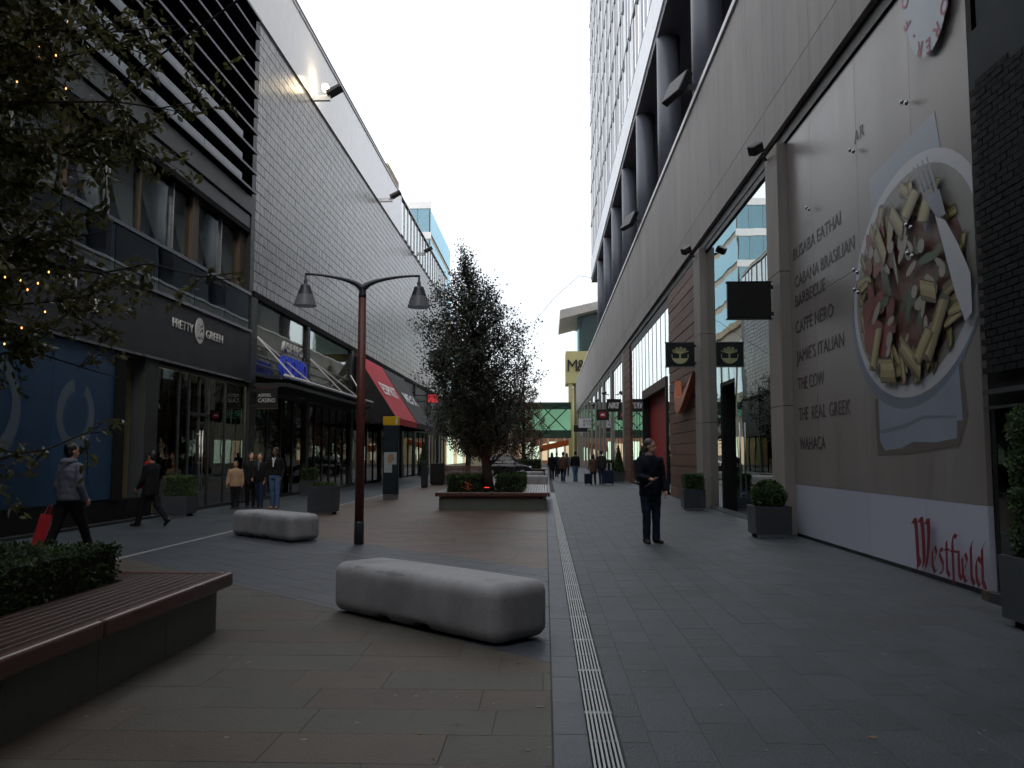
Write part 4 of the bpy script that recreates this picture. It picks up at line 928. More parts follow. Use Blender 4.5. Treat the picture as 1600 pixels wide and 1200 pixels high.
# timber-topped planter benches
def planter(label, x0, x1, y0, y1, seat, rim_front=True, zt=.48, sides='lrfb', name='planter_bench'):
    t = thing(name, label, 'planter', ((x0 + x1) / 2, (y0 + y1) / 2, 0), world=True, group='stone planters with timber seats')
    bx0, bx1, by0, by1 = x0 + .1, x1 - .1, y0 + .12, y1 - .12; hb = zt - .14
    base = box('base', bx0 + .05, bx1 - .05, by0 + .05, by1 - .05, 0, hb - .01, 'granite', t)
    L = by1 - by0; n = max(1, round(L / 1.0)); 
    for k in range(n):
        for xx in (bx0, bx1 - .048): box('stone_panel', xx, xx + .048, by0 + L * k / n + .003, by0 + L * (k + 1) / n - .003, 0, hb, 'granite', base)
    Wd = bx1 - bx0; n = max(1, round(Wd / 1.0))
    for k in range(n):
        for yy in (by0 + .0, by1 - .048): box('stone_panel', bx0 + .05 + (Wd - .1) * k / n + .003, bx0 + .05 + (Wd - .1) * (k + 1) / n - .003, yy, yy + .046, 0, hb, 'granite', base)
    box('seat_frame', bx0 + .09, bx1 - .09, by0 + .09, by1 - .09, hb, zt - .05, 'redsteel', t)
    sl, sr, sf_, sb = seat
    box('soil_bed', x0 + sl, x1 - sr, y0 + sf_, y1 - sb, zt - .2, zt - .045, 'soil', t)
    def run(xa, xb, ya, yb, along):
        if along == 'y':
            n = max(1, round((xb - xa) / .075)); st = (xb - xa) / n
            for k in range(n):
                box('slat', xa + k * st + .006, xa + (k + 1) * st - .006, ya, yb, zt - .045, zt, 'timber', t, bevel=.006)
        else:
            n = max(1, round((yb - ya) / .075)); st = (yb - ya) / n
            for k in range(n):
                box('slat', xa, xb, ya + k * st + .006, ya + (k + 1) * st - .006, zt - .045, zt, 'timber', t, bevel=.006)
    e = .07
    if sr > .1: run(x1 - sr, x1 - e, y0 + e, y1 - e, 'y')
    if sl > .1: run(x0 + e, x0 + sl, y0 + e, y1 - e, 'y')
    if sf_ > .15: run(x0 + sl, x1 - sr, y0 + e, y0 + sf_, 'x')
    if sb > .15: run(x0 + sl, x1 - sr, y1 - sb, y1 - e, 'x')
    ez0, ez1 = zt - .11, zt + .012                # rounded nosing boards
    for nm, a in (('r', (x1 - e + .003, x1, y0, y1)), ('l', (x0, x0 + e - .003, y0, y1)), ('f', (x0 + e, x1 - e, y0, y0 + e - .003)), ('b', (x0 + e, x1 - e, y1 - e + .003, y1))):
        if nm in 'rl':
            n = max(1, round((y1 - y0) / 2.4)); st = (y1 - y0) / n
            for k in range(n): obj('nosing', MB().box(a[0], a[1], y0 + k * st + .002, y0 + (k + 1) * st - .002, ez0, ez1), 'timber_edge', t, bevel=.028, segs=4)
        else:
            n = max(1, round((a[1] - a[0]) / 2.0)); st = (a[1] - a[0]) / n
            for k in range(n): obj('nosing', MB().box(a[0] + k * st + .002, a[0] + (k + 1) * st - .002, a[2], a[3], ez0, ez1), 'timber_edge', t, bevel=.028, segs=4)
    return t
planter('long stone planter with slatted timber seat, nearest on the left', -6.1, -2.72, -3.5, 7.5, (.5, .76, .5, .45))
planter('stone planter with timber seat around the dense evergreen tree', -3.05, .12, 23.75, 30.6, (.42, .78, .32, .6))
pb = planter('far stone planter with a timber bench back, left of the evergreen tree', -5.9, -3.1, 45.6, 51, (.4, .4, .9, .4))
for k in range(6): box('back_slat', -5.6, -3.4, 46.75 + k * .012, 46.8 + k * .012, .5 + k * .075, .565 + k * .075, 'timber_edge', pb, bevel=.008)
for x in (-5.4, -4.5, -3.6): box('back_post', x, x + .06, 46.86, 46.92, .48, .95, 'darkmetal', pb)
planter('farthest stone planter beneath a reddish tree past the black car', -2.9, .1, 66.5, 73, (.4, .5, .5, .5))

def cube_planter(name, label, x, y, s_=.66, h_=.58, mat='zinc', rz=0):
    t = thing(name, label, 'planter', (x, y, 0), rz, group='square zinc planters'); q = s_ / 2
    m_ = MB().add([(-q + .01, -q + .01, .07), (q - .01, -q + .01, .07), (q - .01, q - .01, .07), (-q + .01, q - .01, .07), (-q, -q, h_), (q, -q, h_), (q, q, h_), (-q, q, h_), (-q + .04, -q + .04, h_), (q - .04, -q + .04, h_), (q - .04, q - .04, h_), (-q + .04, q - .04, h_), (-q + .04, -q + .04, h_ - .08), (q - .04, -q + .04, h_ - .08), (q - .04, q - .04, h_ - .08), (-q + .04, q - .04, h_ - .08)],
                  [(3, 2, 1, 0), (0, 1, 5, 4), (1, 2, 6, 5), (2, 3, 7, 6), (3, 0, 4, 7), (4, 5, 9, 8), (5, 6, 10, 9), (6, 7, 11, 10), (7, 4, 8, 11), (8, 9, 13, 12), (9, 10, 14, 13), (10, 11, 15, 14), (11, 8, 12, 15)])
    obj('box', m_, mat, t, world=False); obj('soil', MB().box(-q + .042, q - .042, -q + .042, q - .042, h_ - .12, h_ - .05), 'soil', t, world=False)
    [obj('foot', MB().box(-q + .06, q - .06, a_, a_ + .07, 0, .068), 'steel', t, world=False) for a_ in (-q + .05, q - .12)]
    return t
cube_planter('square_planter', 'square zinc planter with a clipped ball beside the billboard', 4.14, 16.2)
cube_planter('square_planter', 'square zinc planter with a clipped block hedge by the timber wall', 4.1, 24.2, .6)
cube_planter('square_planter', 'tall square dark planter at the right edge holding a tiered topiary', 4.31, 7.72, .5, .62)
cube_planter('square_planter', 'square zinc planter with a cone topiary by the second timber wall', 4.1, 48.4, .66)
cube_planter('square_planter', 'square zinc planter with a block hedge past the cone topiary', 4.0, 54.2, .7)
cube_planter('square_planter', 'dark square planter standing alone behind the red lamp post', -5.72, 22.1, .68, .72)
cube_planter('square_planter', 'square zinc planter with block hedge beside the dark shop entrance', -9.1, 21.2, .62, .5)
cube_planter('square_planter', 'square planter by the casino doors', -9.1, 33.0, .62, .55); cube_planter('square_planter', 'square planter with a slim cone under the far shops on the left', -8.8, 62, .7, .55)

# information totem
tt = thing('information_totem', 'dark wayfinding totem with a yellow top and a small map', 'totem', (-5.35, 29.7, 0), world=True)
pm('totem', S(34, 44, 52), .4, .1, 5); pm('totem_yellow', S(222, 176, 10), .45, .05, 5); pm('map_paper', S(176, 186, 186), .5, .15, 6); pm('map_ink', S(96, 110, 104), .5, .3, 14, col2=S(190, 150, 110))
box('body', -5.62, -5.08, 29.62, 29.78, .17, 2.55, 'totem', tt, bevel=.01); box('plinth', -5.61, -5.09, 29.63, 29.77, 0, .165, 'steel', tt); box('header', -5.63, -5.07, 29.61, 29.79, 2.553, 2.86, 'totem_yellow', tt, bevel=.01)
text('lettering', 'i', .3, (-5.19, 29.606, 2.6), (1, 0, 0), (0, 0, 1), 'white', tt, bold=.012)
mp_ = box('map_panel', -5.58, -5.14, 29.612, 29.618, 1.2, 1.62, 'map_paper', tt); obj('map_print', MB().prism([(-5.44, 29.609, 1.24), (-5.3, 29.609, 1.27), (-5.22, 29.609, 1.4), (-5.25, 29.609, 1.54), (-5.38, 29.609, 1.56), (-5.45, 29.609, 1.5)], (0, -.001, 0)), 'map_ink', mp_)
box('text_panel', -5.58, -5.3, 29.612, 29.618, .92, 1.195, 'map_paper', tt)
for k in range(4): box('text_line', -5.56, -5.24 - .03 * (k % 2), 29.612, 29.618, 1.94 - k * .05, 1.965 - k * .05, 'zinc', tt)
# litter bin / posts
bn = thing('litter_bin', 'tall slim dark litter bin beyond the information totem', 'bin', (-5.69, 40.4, 0), world=True)
box('body', -5.84, -5.54, 40.3, 40.6, .04, 1.2, 'charcoal', bn, bevel=.02); box('cap', -5.85, -5.53, 40.29, 40.61, 1.203, 1.27, 'black', bn, bevel=.02); box('base', -5.82, -5.56, 40.32, 40.58, 0, .038, 'black', bn)
b2 = thing('litter_bin', 'wide dark litter bin behind the slim one', 'bin', (-5.5, 44.2, 0), world=True)
box('body', -5.9, -5.2, 43.95, 44.4, .06, 1.12, 'black', b2, bevel=.03); box('base', -5.85, -5.25, 44, 44.35, 0, .058, 'charcoal', b2)

# parked car
cr = thing('car', 'small black car parked across the street behind the planter', 'car', (-2.75, 62.4, 0), world=False)
pm('carpaint', S(26, 28, 34), .2, .05, 4, spec=.6); pm('carglass', S(30, 36, 40), .05, .05, 4, spec=.7); pm('tyre', S(24, 24, 25), .8); pm('rim', S(170, 172, 176), .35, .1, 6, metal=.7)
def car_loft(secs):
    """secs: x, half width low, half width mid, half width top, z bottom, z mid, z top"""
    vs = []; fs = []
    for x, a, b, c, z0, z1, z2 in secs:
        vs += [(x, -a, z0), (x, -b, (z0 + z1) / 2), (x, -b, z1), (x, -c, z2), (x, c, z2), (x, b, z1), (x, b, (z0 + z1) / 2), (x, a, z0)]
    n = 8
    for i in range(len(secs) - 1):
        for k in range(n): k2 = (k + 1) % n; fs.append((i * n + k, (i + 1) * n + k, (i + 1) * n + k2, i * n + k2))
    fs += [tuple(range(n)), tuple((len(secs) - 1) * n + k for k in range(n - 1, -1, -1))]
    return MB().add(vs, fs)
body = car_loft([(-1.75, .62, .7, .6, .32, .55, .72), (-1.68, .7, .8, .72, .24, .7, .86), (-1.2, .72, .82, .74, .2, .78, .92), (-.3, .73, .83, .76, .19, .8, .94), (.6, .73, .83, .75, .19, .8, .93), (1.15, .72, .81, .68, .2, .76, .86), (1.6, .68, .76, .58, .24, .66, .72), (1.78, .6, .66, .5, .32, .52, .58)])
bo = obj('body', body, 'carpaint', cr, bevel=.05, smooth=True, world=False, segs=3)
cab = car_loft([(-1.55, .7, .7, .58, .9, 1.15, 1.3), (-1.3, .72, .7, .57, .92, 1.2, 1.46), (-.4, .73, .7, .56, .93, 1.22, 1.53), (.3, .73, .69, .54, .92, 1.2, 1.46), (.8, .7, .62, .5, .9, 1.05, 1.18), (1.1, .66, .6, .5, .88, .9, .93)])
co_ = obj('cabin', cab, 'carpaint', cr, bevel=.05, smooth=True, world=False, segs=3)
for s_ in (-1, 1):
    for P in ([(-1.2, .99), (-.35, .98), (-.35, 1.4), (-.95, 1.38), (-1.15, 1.3)], [(-.28, .98), (.72, .97), (.2, 1.36), (-.28, 1.41)]):
        m_ = MB().prism([(x, s_ * (.735 - (z - .95) * .28), z) for x, z in (P if s_ < 0 else P[::-1])], (0, s_ * .006, 0)); obj('window', m_, 'carglass', co_, world=False)
for x in (-1.12, 1.12):
    for s_ in (-1, 1):
        w_ = obj('wheel', MB().tube([(x, s_ * .62, .31), (x, s_ * .83, .31)], .31, 22), 'tyre', cr, world=False, bevel=.03)
        r_ = MB().tube([(x, s_ * .835, .31), (x, s_ * .842, .31)], .19, 20)
        obj('rim', r_, 'rim', w_, world=False)
for s_ in (-1, 1):
    obj('headlight', MB().ell((1.62, s_ * .56, .66), (.13, .11, .08)), 'white', cr, smooth=True, world=False); obj('mirror', MB().ell((.55, s_ * .86, 1.0), (.08, .09, .07)), 'carpaint', cr, smooth=True, world=False); obj('tail_light', MB().ell((-1.68, s_ * .62, .8), (.05, .07, .13)), 'redsteel', cr, smooth=True, world=False)
# ------------------------------------------------------------------ vegetation
pm('bark', S(74, 64, 58), .9, .25, 6, .6, 20, stretch=(3, 3, .6)); pm('leaf_dark', S(74, 80, 70), .45, .25, 3, rnd=.35, transl=.18, spec=.4); pm('leaf_near', S(80, 90, 58), .42, .25, 3, rnd=.45, transl=.35, col2=S(108, 104, 64), spec=.45)
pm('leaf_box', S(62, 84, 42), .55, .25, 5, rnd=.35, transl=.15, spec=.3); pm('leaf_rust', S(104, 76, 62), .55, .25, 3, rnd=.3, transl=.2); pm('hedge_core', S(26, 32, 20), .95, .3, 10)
def leaf_mesh(P, D, N, L, W, mat, name='crown', six=False):
    """one small folded blade per point: base P, direction D, normal N"""
    n = len(P); D = D / np.linalg.norm(D, axis=1, keepdims=True); Sd = np.cross(D, N); Sd /= np.linalg.norm(Sd, axis=1, keepdims=True) + 1e-9
    Nn = np.cross(Sd, D); L = L[:, None]; W = W[:, None]
    if six:
        ring = [P, P + D * L * .3 + Sd * W * .85, P + D * L * .65 + Sd * W * .8 , P + D * L + Nn * L * -.12, P + D * L * .65 - Sd * W * .8 , P + D * L * .3 - Sd * W * .85]
        for i in (1, 2, 4, 5): ring[i] = ring[i] + Nn * W * .35
    else:
        ring = [P, P + D * L * .5 + Sd * W + Nn * W * .3, P + D * L, P + D * L * .5 - Sd * W + Nn * W * .3]
    k = len(ring); V = np.stack(ring, 1).reshape(-1, 3); me = bpy.data.meshes.new(name)
    me.vertices.add(n * k); me.vertices.foreach_set('co', V.ravel()); me.loops.add(n * k); me.loops.foreach_set('vertex_index', np.arange(n * k, dtype=np.int32))
    me.polygons.add(n); me.polygons.foreach_set('loop_start', np.arange(0, n * k, k, dtype=np.int32)); me.polygons.foreach_set('loop_total', np.full(n, k, dtype=np.int32))
    me.update(calc_edges=True); me.validate(); me.materials.append(MATS[mat]); return me
def rdir(n, rng):
    v = rng.normal(size=(n, 3)); return v / np.linalg.norm(v, axis=1, keepdims=True)
def hedge(name, label, fn, n, parent_group, core, leaf=(.016, .028), mat='leaf_box', cat='hedge', seed=1):
    """clipped shrub: fn(rng, n) gives surface points and normals, core is the dense inside"""
    rng = np.random.default_rng(seed); P, N = fn(rng, n); P = P + N * rng.normal(0, .012, (n, 1)) - N * rng.random((n, 1)) * .03
    D = N * .8 + rdir(n, rng); t = link(bpy.data.objects.new(name, None)); c0 = P.mean(0); t.location = (c0[0], c0[1], P[:, 2].min()); t['_T'] = tuple(t.location); tag(t, label, cat, parent_group)
    o = obj('foliage', leaf_mesh(P, D, rdir(n, rng), rng.uniform(leaf[0], leaf[1], n) * 1.6, rng.uniform(leaf[0], leaf[1], n) * .55, mat, 'foliage'), None, t); o['kind'] = 'stuff'
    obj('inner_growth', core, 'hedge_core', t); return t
def box_fn(x0, x1, y0, y1, z0, z1):
    def fn(rng, n):
        A = np.array([(y1 - y0) * (z1 - z0)] * 2 + [(x1 - x0) * (z1 - z0)] * 2 + [(x1 - x0) * (y1 - y0)]); f = rng.choice(5, n, p=A / A.sum()); u, v, w_ = rng.random(n), rng.random(n), rng.random(n)
        P = np.stack([x0 + u * (x1 - x0), y0 + v * (y1 - y0), z0 + w_ * (z1 - z0)], 1); N = np.zeros((n, 3))
        for k, (ax, val, s_) in enumerate(((0, x0, -1), (0, x1, 1), (1, y0, -1), (1, y1, 1), (2, z1, 1))):
            m = f == k; P[m, ax] = val; N[m, ax] = s_
        P[:, 2] += .012 * np.sin(P[:, 0] * 9) * np.cos(P[:, 1] * 7) * (f == 4); P[:, 0] += .01 * np.sin(P[:, 1] * 6 + P[:, 2] * 11) * (f < 2)
        return P, N
    return fn
def ball_fn(parts):
    def fn(rng, n):
        A = np.array([p[3] ** 2 for p in parts]); f = rng.choice(len(parts), n, p=A / A.sum()); N = rdir(n, rng); Q = np.array(parts)[f]
        P = Q[:, :3] + N * (Q[:, 3:4] * (1 + .04 * np.sin(N[:, :1] * 9 + Q[:, 2:3] * 7) * np.cos(N[:, 2:3] * 8))); return P, N
    return fn
def cone_fn(x, y, z0, z1, r):
    def fn(rng, n):
        t = 1 - np.sqrt(rng.random(n)); a = rng.random(n) * 6.283; rr = r * (1 - t) * (1 + .1 * np.sin(t * 40)); P = np.stack([x + rr * np.cos(a), y + rr * np.sin(a), z0 + (z1 - z0) * t], 1)
        return P, np.stack([np.cos(a), np.sin(a), np.full(n, .3)], 1)
    return fn
G1 = 'clipped box hedges'
hedge('box_hedge', 'low clipped box hedge in the long planter, nearest on the left', box_fn(-5.6, -3.5, -1.0, 7.04, .42, .78), 32000, G1, MB().box(-5.57, -3.53, -.97, 7.01, .42, .755), (.014, .026), seed=2)
hedge('box_hedge', 'dark hedge block left of the evergreen trunk', box_fn(-2.75, -1.95, 24.2, 26.6, .45, .92), 5000, G1, MB().box(-2.72, -1.98, 24.23, 26.57, .44, .89), (.025, .04), seed=3)
hedge('box_hedge', 'dark hedge block right of the evergreen trunk', box_fn(-1.4, -.66, 24.4, 29.6, .45, .93), 6000, G1, MB().box(-1.37, -.69, 24.43, 29.57, .44, .9), (.025, .04), seed=4)
hedge('box_hedge', 'clipped block hedge in the zinc planter by the timber wall', box_fn(3.84, 4.36, 23.94, 24.46, .5, .98), 2600, G1, MB().box(3.87, 4.33, 23.97, 24.43, .5, .95), (.018, .03), seed=5)
hedge('box_hedge', 'clipped block hedge in the planter beside the dark shop entrance', box_fn(-9.38, -8.82, 20.92, 21.48, .42, .98), 2600, G1, MB().box(-9.35, -8.85, 20.95, 21.45, .42, .95), (.018, .03), seed=6)
hedge('box_hedge', 'block hedge in the planter past the cone topiary', box_fn(3.7, 4.3, 53.9, 54.5, .5, 1.2), 1500, G1, MB().box(3.73, 4.27, 53.93, 54.47, .5, 1.17), (.03, .05), seed=7)
hedge('box_hedge', 'low shrub in the lone dark planter behind the lamp post', box_fn(-6.0, -5.44, 21.84, 22.36, .66, .78), 1200, G1, MB().box(-5.97, -5.47, 21.87, 22.33, .62, .75), (.02, .035), seed=8)
hedge('box_hedge', 'block hedge in the planter by the casino doors', box_fn(-9.36, -8.84, 32.74, 33.26, .5, 1.0), 1200, G1, MB().box(-9.33, -8.87, 32.77, 33.23, .5, .97), (.03, .04), seed=9)
hedge('box_hedge', 'long low hedge in the farthest planter past the car', box_fn(-2.5, -.4, 67, 72.6, .42, 1.15), 3000, G1, MB().box(-2.47, -.43, 67.03, 72.57, .42, 1.12), (.05, .07), seed=10)
hedge('ball_topiary', 'clipped round box ball in the zinc planter beside the billboard', ball_fn([(4.14, 16.2, .74, .3)]), 4200, 'clipped topiaries', MB().ell((4.14, 16.2, .74), (.28, .28, .28)), (.018, .03), cat='topiary', seed=11)
hedge('tiered_topiary', 'tall topiary of stacked balls at the right edge', ball_fn([(4.31, 7.72, .78, .22), (4.31, 7.72, 1.12, .23), (4.31, 7.72, 1.42, .22), (4.31, 7.72, 1.74, .22)]), 7000, 'clipped topiaries', MB().ell((4.31, 7.72, .78), (.22, .22, .22)).ell((4.31, 7.72, 1.12), (.21, .21, .2)).ell((4.31, 7.72, 1.42), (.2, .2, .2)).ell((4.31, 7.72, 1.74), (.2, .2, .2)), (.016, .026), cat='topiary', seed=12)
hedge('cone_topiary', 'dark cone topiary by the second timber wall', cone_fn(4.1, 48.4, .5, 2.15, .33), 2200, 'clipped topiaries', MB().lathe([(.31, .5), (.02, 2.1)], (4.1, 48.4, 0), 14), (.03, .05), cat='topiary', seed=13)
hedge('cone_topiary', 'slim cone topiary under the far shops on the left', cone_fn(-8.8, 62, .5, 2.6, .36), 1500, 'clipped topiaries', MB().lathe([(.34, .5), (.02, 2.5)], (-8.8, 62, 0), 12), (.04, .06), cat='topiary', seed=14)

def limb(mb, a, b, r0, r1, rng, n=7, sag=0, wob=.06, sides=7):
    a = np.array(a); b = np.array(b); L = np.linalg.norm(b - a); P = []
    off = np.cumsum(rng.normal(0, wob * L / n, (n + 1, 3)), 0); off -= np.linspace(0, 1, n + 1)[:, None] * off[-1]; off -= off[0] * (1 - np.linspace(0, 1, n + 1)[:, None])
    for i in range(n + 1):
        t = i / n; p = a + (b - a) * t + off[i]; p[2] -= sag * math.sin(t * math.pi); P.append(p)
    mb.tube(P, [r0 + (r1 - r0) * (i / n) ** .8 for i in range(n + 1)], sides); return P
# --- dense evergreen in the middle
def evergreen(name, label, base, prof, lean, ntwig, nleaf, leaf, mat, group, seed, trunk_r=.17, ztop=None):
    rng = np.random.default_rng(seed); t = thing(name, label, 'tree', base, group=group, world=True); mb = MB()
    zs = [p[0] for p in prof]; rs = [p[1] for p in prof]; z0, z1 = zs[0], zs[-1]
    ax = lambda z: np.array([base[0] + lean[0] * (z - base[2]) / (z1 - base[2]), base[1] + lean[1] * (z - base[2]) / (z1 - base[2])])
    mb.tube([(*ax(z), z) for z in np.linspace(base[2] - .05, z1 - .2, 12)], [max(.015, trunk_r * (1 - .93 * (i / 11) ** .8)) for i in range(12)], 10)
    P_ = []; D_ = []
    for i in range(ntwig):
        while True:
            z = rng.uniform(z0, z1); rm = np.interp(z, zs, rs)
            if rng.random() < ((rm + .18) / (max(rs) + .18)) ** 1.5: break
        a = rng.random() * 6.283
        lump = 1 + .2 * math.sin(3 * a + z * 1.7) + .2 * math.sin(5 * a - z * 3.3) * math.sin(z * 2.1 + a)
        q = rng.random() ** .5; rr = rm * q * lump * rng.uniform(.8, 1.12); c = ax(z); tip = np.array([c[0] + rr * math.cos(a), c[1] + rr * math.sin(a), z])
        zb = max(base[2] + .7, z - .5 * rr - .3); st = np.array([*ax(zb), zb])
        if i % 12 == 0: limb(mb, st, tip, .05 * trunk_r / .17, .008, rng, 5, 0, .07, 5)
        d = (tip - st) / (np.linalg.norm(tip - st) + 1e-6); d = d + np.array([0, 0, .5]); d /= np.linalg.norm(d)
        L = rng.uniform(.25, .6); m = rng.integers(int(nleaf * .5), int(nleaf * 1.5))
        s_ = rng.random((m, 1)); P_.append(tip + d * (s_ - .5) * L + rng.normal(0, .07 + .05 * L, (m, 3))); D_.append(d * .5 + rdir(m, rng))
        if i % 5 == 0: mb.tube([tip - d * L * .5, tip + d * L * .6], [.008, .003], 4)
    P = np.concatenate(P_); D = np.concatenate(D_); n = len(P)
    obj('trunk', mb, 'bark', t, smooth=True); o = obj('crown', leaf_mesh(P, D, rdir(n, rng), rng.uniform(leaf * .7, leaf * 1.3, n), rng.uniform(leaf * .2, leaf * .34, n), mat), None, t); o['kind'] = 'stuff'; return t
evergreen('evergreen_tree', 'dense dark evergreen tree in the middle planter', (-1.72, 26.3, .44), [(1.5, .6), (1.9, 1.05), (2.6, 1.35), (3.4, 1.6), (4.2, 1.7), (5.2, 1.62), (6.0, 1.35), (6.5, 1.05), (6.9, .6), (7.2, .3), (8.0, .08)], (-.8, .1), 1500, 27, .085, 'leaf_dark', 'trees in the street planters', 31)
evergreen('evergreen_tree', 'second evergreen tree behind the bench with the timber back', (-4.4, 48.8, .44), [(1.6, .6), (2.6, 1.8), (4.2, 2.2), (5.6, 1.7), (6.6, .8), (7.4, .1)], (.1, 0), 700, 24, .11, 'leaf_dark', 'trees in the street planters', 32)
evergreen('russet_tree', 'reddish brown tree in the farthest planter', (-1.75, 70, .44), [(.9, .9), (2.5, 1.7), (4.5, 1.7), (6.5, 1.2), (8, .6), (9.2, .1)], (.0, 0), 600, 24, .13, 'leaf_rust', 'trees in the street planters', 33, .2)
evergreen('evergreen_tree', 'far slim evergreen near the footbridge', (-5.0, 78, 0), [(1.8, .6), (3.5, 1.9), (5.5, 2.1), (7.5, 1.2), (9, .2)], (.2, 0), 450, 22, .14, 'leaf_dark', 'trees in the street planters', 34)
# --- leafy tree overhanging on the left
rng = np.random.default_rng(77); nt_t = thing('leafy_tree', 'leafy tree overhanging from the left edge with tiny string lights', 'tree', (-4.75, 4.9, .44), world=True, group='trees in the street planters'); mb = MB()
tr_top = np.array([-4.55, 5.0, 5.9]); limb(mb, (-4.75, 4.9, .4), tr_top, .13, .035, rng, 10, 0, .04, 12); P_ = []; D_ = []
def trunk_at(z): t = (z - .4) / 5.5; return np.array([-4.75 + .2 * t, 4.9 + .1 * t, z])
targets = [(-2.45, 5.7, 3.95), (-2.75, 5.6, 4.4), (-2.95, 5.7, 3.45), (-2.65, 5.6, 3.75), (-3.45, 5.6, 4.2), (-3.55, 5.8, 3.3), (-3.2, 5.7, 2.85), (-2.25, 6.2, 2.86), (-3.1, 6.2, 2.8), (-3.4, 6.3, 2.5), (-3.3, 6.4, 1.78), (-3.3, 6.5, 2.1),
           (-2.9, 5.0, 4.25), (-2.35, 5.2, 4.25), (-3.2, 5.0, 3.5), (-3.3, 4.9, 2.75), (-2.6, 5.1, 4.8), (-3.1, 5.4, 5.0), (-3.6, 5.6, 4.7), (-3.9, 6.1, 3.9), (-3.7, 6.2, 4.5), (-3.5, 5.2, 3.9), (-3.75, 5.9, 2.9), (-3.6, 5.3, 3.0), (-4.0, 6.6, 3.3), (-4.1, 6.4, 2.4), (-3.1, 5.9, 3.1), (-3.0, 5.3, 4.5)]
for k in range(48):
    a = rng.uniform(0, 6.283); rr = rng.uniform(.7, 1.9); z = rng.uniform(2.9, 6.3); targets.append((-4.6 + rr * math.cos(a) * .9, 5.0 + rr * math.sin(a), z))
for i, tg in enumerate(targets):
    tg = np.array(tg); zb = max(1.3, min(5.2, tg[2] - rng.uniform(-.2, .8))); Pth = limb(mb, trunk_at(zb), tg, .02, .004, rng, 9, rng.uniform(-.15, .15), .22, 6)
    main = tg - trunk_at(zb); main /= np.linalg.norm(main)
    for j in range((9 if tg[2] < 2.3 or tg[0] > -2.35 else 22) if i < 28 else 16):
        q = rng.uniform(.35, 1.02) if i < 28 else rng.uniform(.25, 1.02); p0 = Pth[min(9, int(q * 9))]; d = main * .6 + rdir(1, rng)[0] * 1.0; d[2] -= .05; d /= np.linalg.norm(d); L = rng.uniform(.16, .55)
        p1 = p0 + d * L; mb.tube([p0, p0 + d * L * .5 + rng.normal(0, .015, 3), p1], [.005, .0035, .002], 4)
        m = rng.integers(16, 34); s_ = rng.uniform(.1, 1.1, (m, 1)); P_.append(p0 + d * L * s_ + rng.normal(0, .022, (m, 3))); D_.append(d * .6 + rdir(m, rng) * .9 + np.array([0, 0, -.25]))
P = np.concatenate(P_); D = np.concatenate(D_); n = len(P); obj('trunk', mb, 'bark', nt_t, smooth=True)
Nn = rdir(n, rng) * .8 + np.array([0, 0, .6]); o = obj('crown', leaf_mesh(P, D, Nn, rng.uniform(.045, .085, n), rng.uniform(.011, .02, n), 'leaf_near', six=True), None, nt_t); o['kind'] = 'stuff'
# string lights
sl_ = thing('string_lights', 'warm fairy lights wound through the leafy branches on the left', 'fairy lights', (-3.6, 5.4, 2.2), world=True)
bulbs = [(-3.04, 5.4, 4.27), (-3.4, 5.4, 4.17), (-3.29, 5.5, 4.16), (-3.23, 5.4, 4.11), (-3.2, 5.3, 4.07), (-3.11, 5.4, 4.05), (-3.29, 5.4, 3.98), (-3.04, 5.4, 3.83), (-3.34, 5.4, 3.88), (-3.21, 5.4, 4.04), (-3.52, 5.4, 3.82), (-3.48, 5.3, 3.84),
         (-3.37, 5.4, 2.62), (-3.46, 5.4, 2.6), (-3.53, 5.4, 2.54), (-3.27, 5.4, 2.6), (-3.15, 5.4, 2.58), (-3.23, 5.4, 2.54), (-3.1, 5.4, 2.4), (-3.23, 5.4, 2.3), (-3.35, 5.4, 2.2), (-3.09, 5.4, 2.65), (-3.6, 5.6, 3.2), (-3.9, 5.5, 2.9), (-4.2, 5.4, 3.6)]
bmesh_ = MB().ell((0, 0, 0), (.005, .005, .007), 8, 6).mesh('bulb', 'bulb', True)
for b in bulbs: put('bulb', bmesh_, sl_, (b[0] + rng.normal(0, .01), b[1] - .25, b[2] - .01))
wire = MB(); seq = sorted(bulbs, key=lambda b: b[2])
for a, b in zip(seq[:-1], seq[1:]):
    m_ = ((a[0] + b[0]) / 2 - .05, 5.2, (a[2] + b[2]) / 2 - .04); wire.tube([(a[0], a[1] - .25, a[2]), (m_[0], m_[1], m_[2]), (b[0], b[1] - .25, b[2])], .0018, 4)
obj('wire', wire, 'black', sl_)
# red uplight at the evergreen trunk
ul = thing('tree_uplight', 'red uplight glowing at the foot of the evergreen trunk', 'lamp', (-1.72, 25.4, .44), world=True)
obj('housing', MB().lathe([(.07, .44), (.07, .52), (.09, .56)], (-1.72, 25.35, 0), 14), 'black', ul); obj('lens', MB().lathe([(.075, .561), (.07, .575)], (-1.72, 25.35, 0), 14), pm('red_lens', (1, .1, .05), emit=(1, .05, .03), estr=1.5), ul)
pl = bpy.data.lights.new('red_light', 'SPOT'); pl.energy = 5; pl.color = (1, .06, .04); pl.spot_size = R(70); pl.shadow_soft_size = .05
po = link(bpy.data.objects.new('red_light', pl)); po.location = (-1.72, 25.3, .6); po.rotation_euler = (R(162), 0, 0); attach(po, ul)
fl = thing('flower_clump', 'small orange flower clump at the front of the middle planter', 'flowers', (-2.2, 24.25, .44), world=True)
fp = np.random.default_rng(8).normal(0, .06, (60, 3)) * [1, 1, 1.2] + [-2.2, 24.2, .6]; obj('petals', leaf_mesh(fp, rdir(60, rng), rdir(60, rng), np.full(60, .05), np.full(60, .018), pm('petal', S(220, 90, 50), .6, .2, 5).name, 'petals'), None, fl)
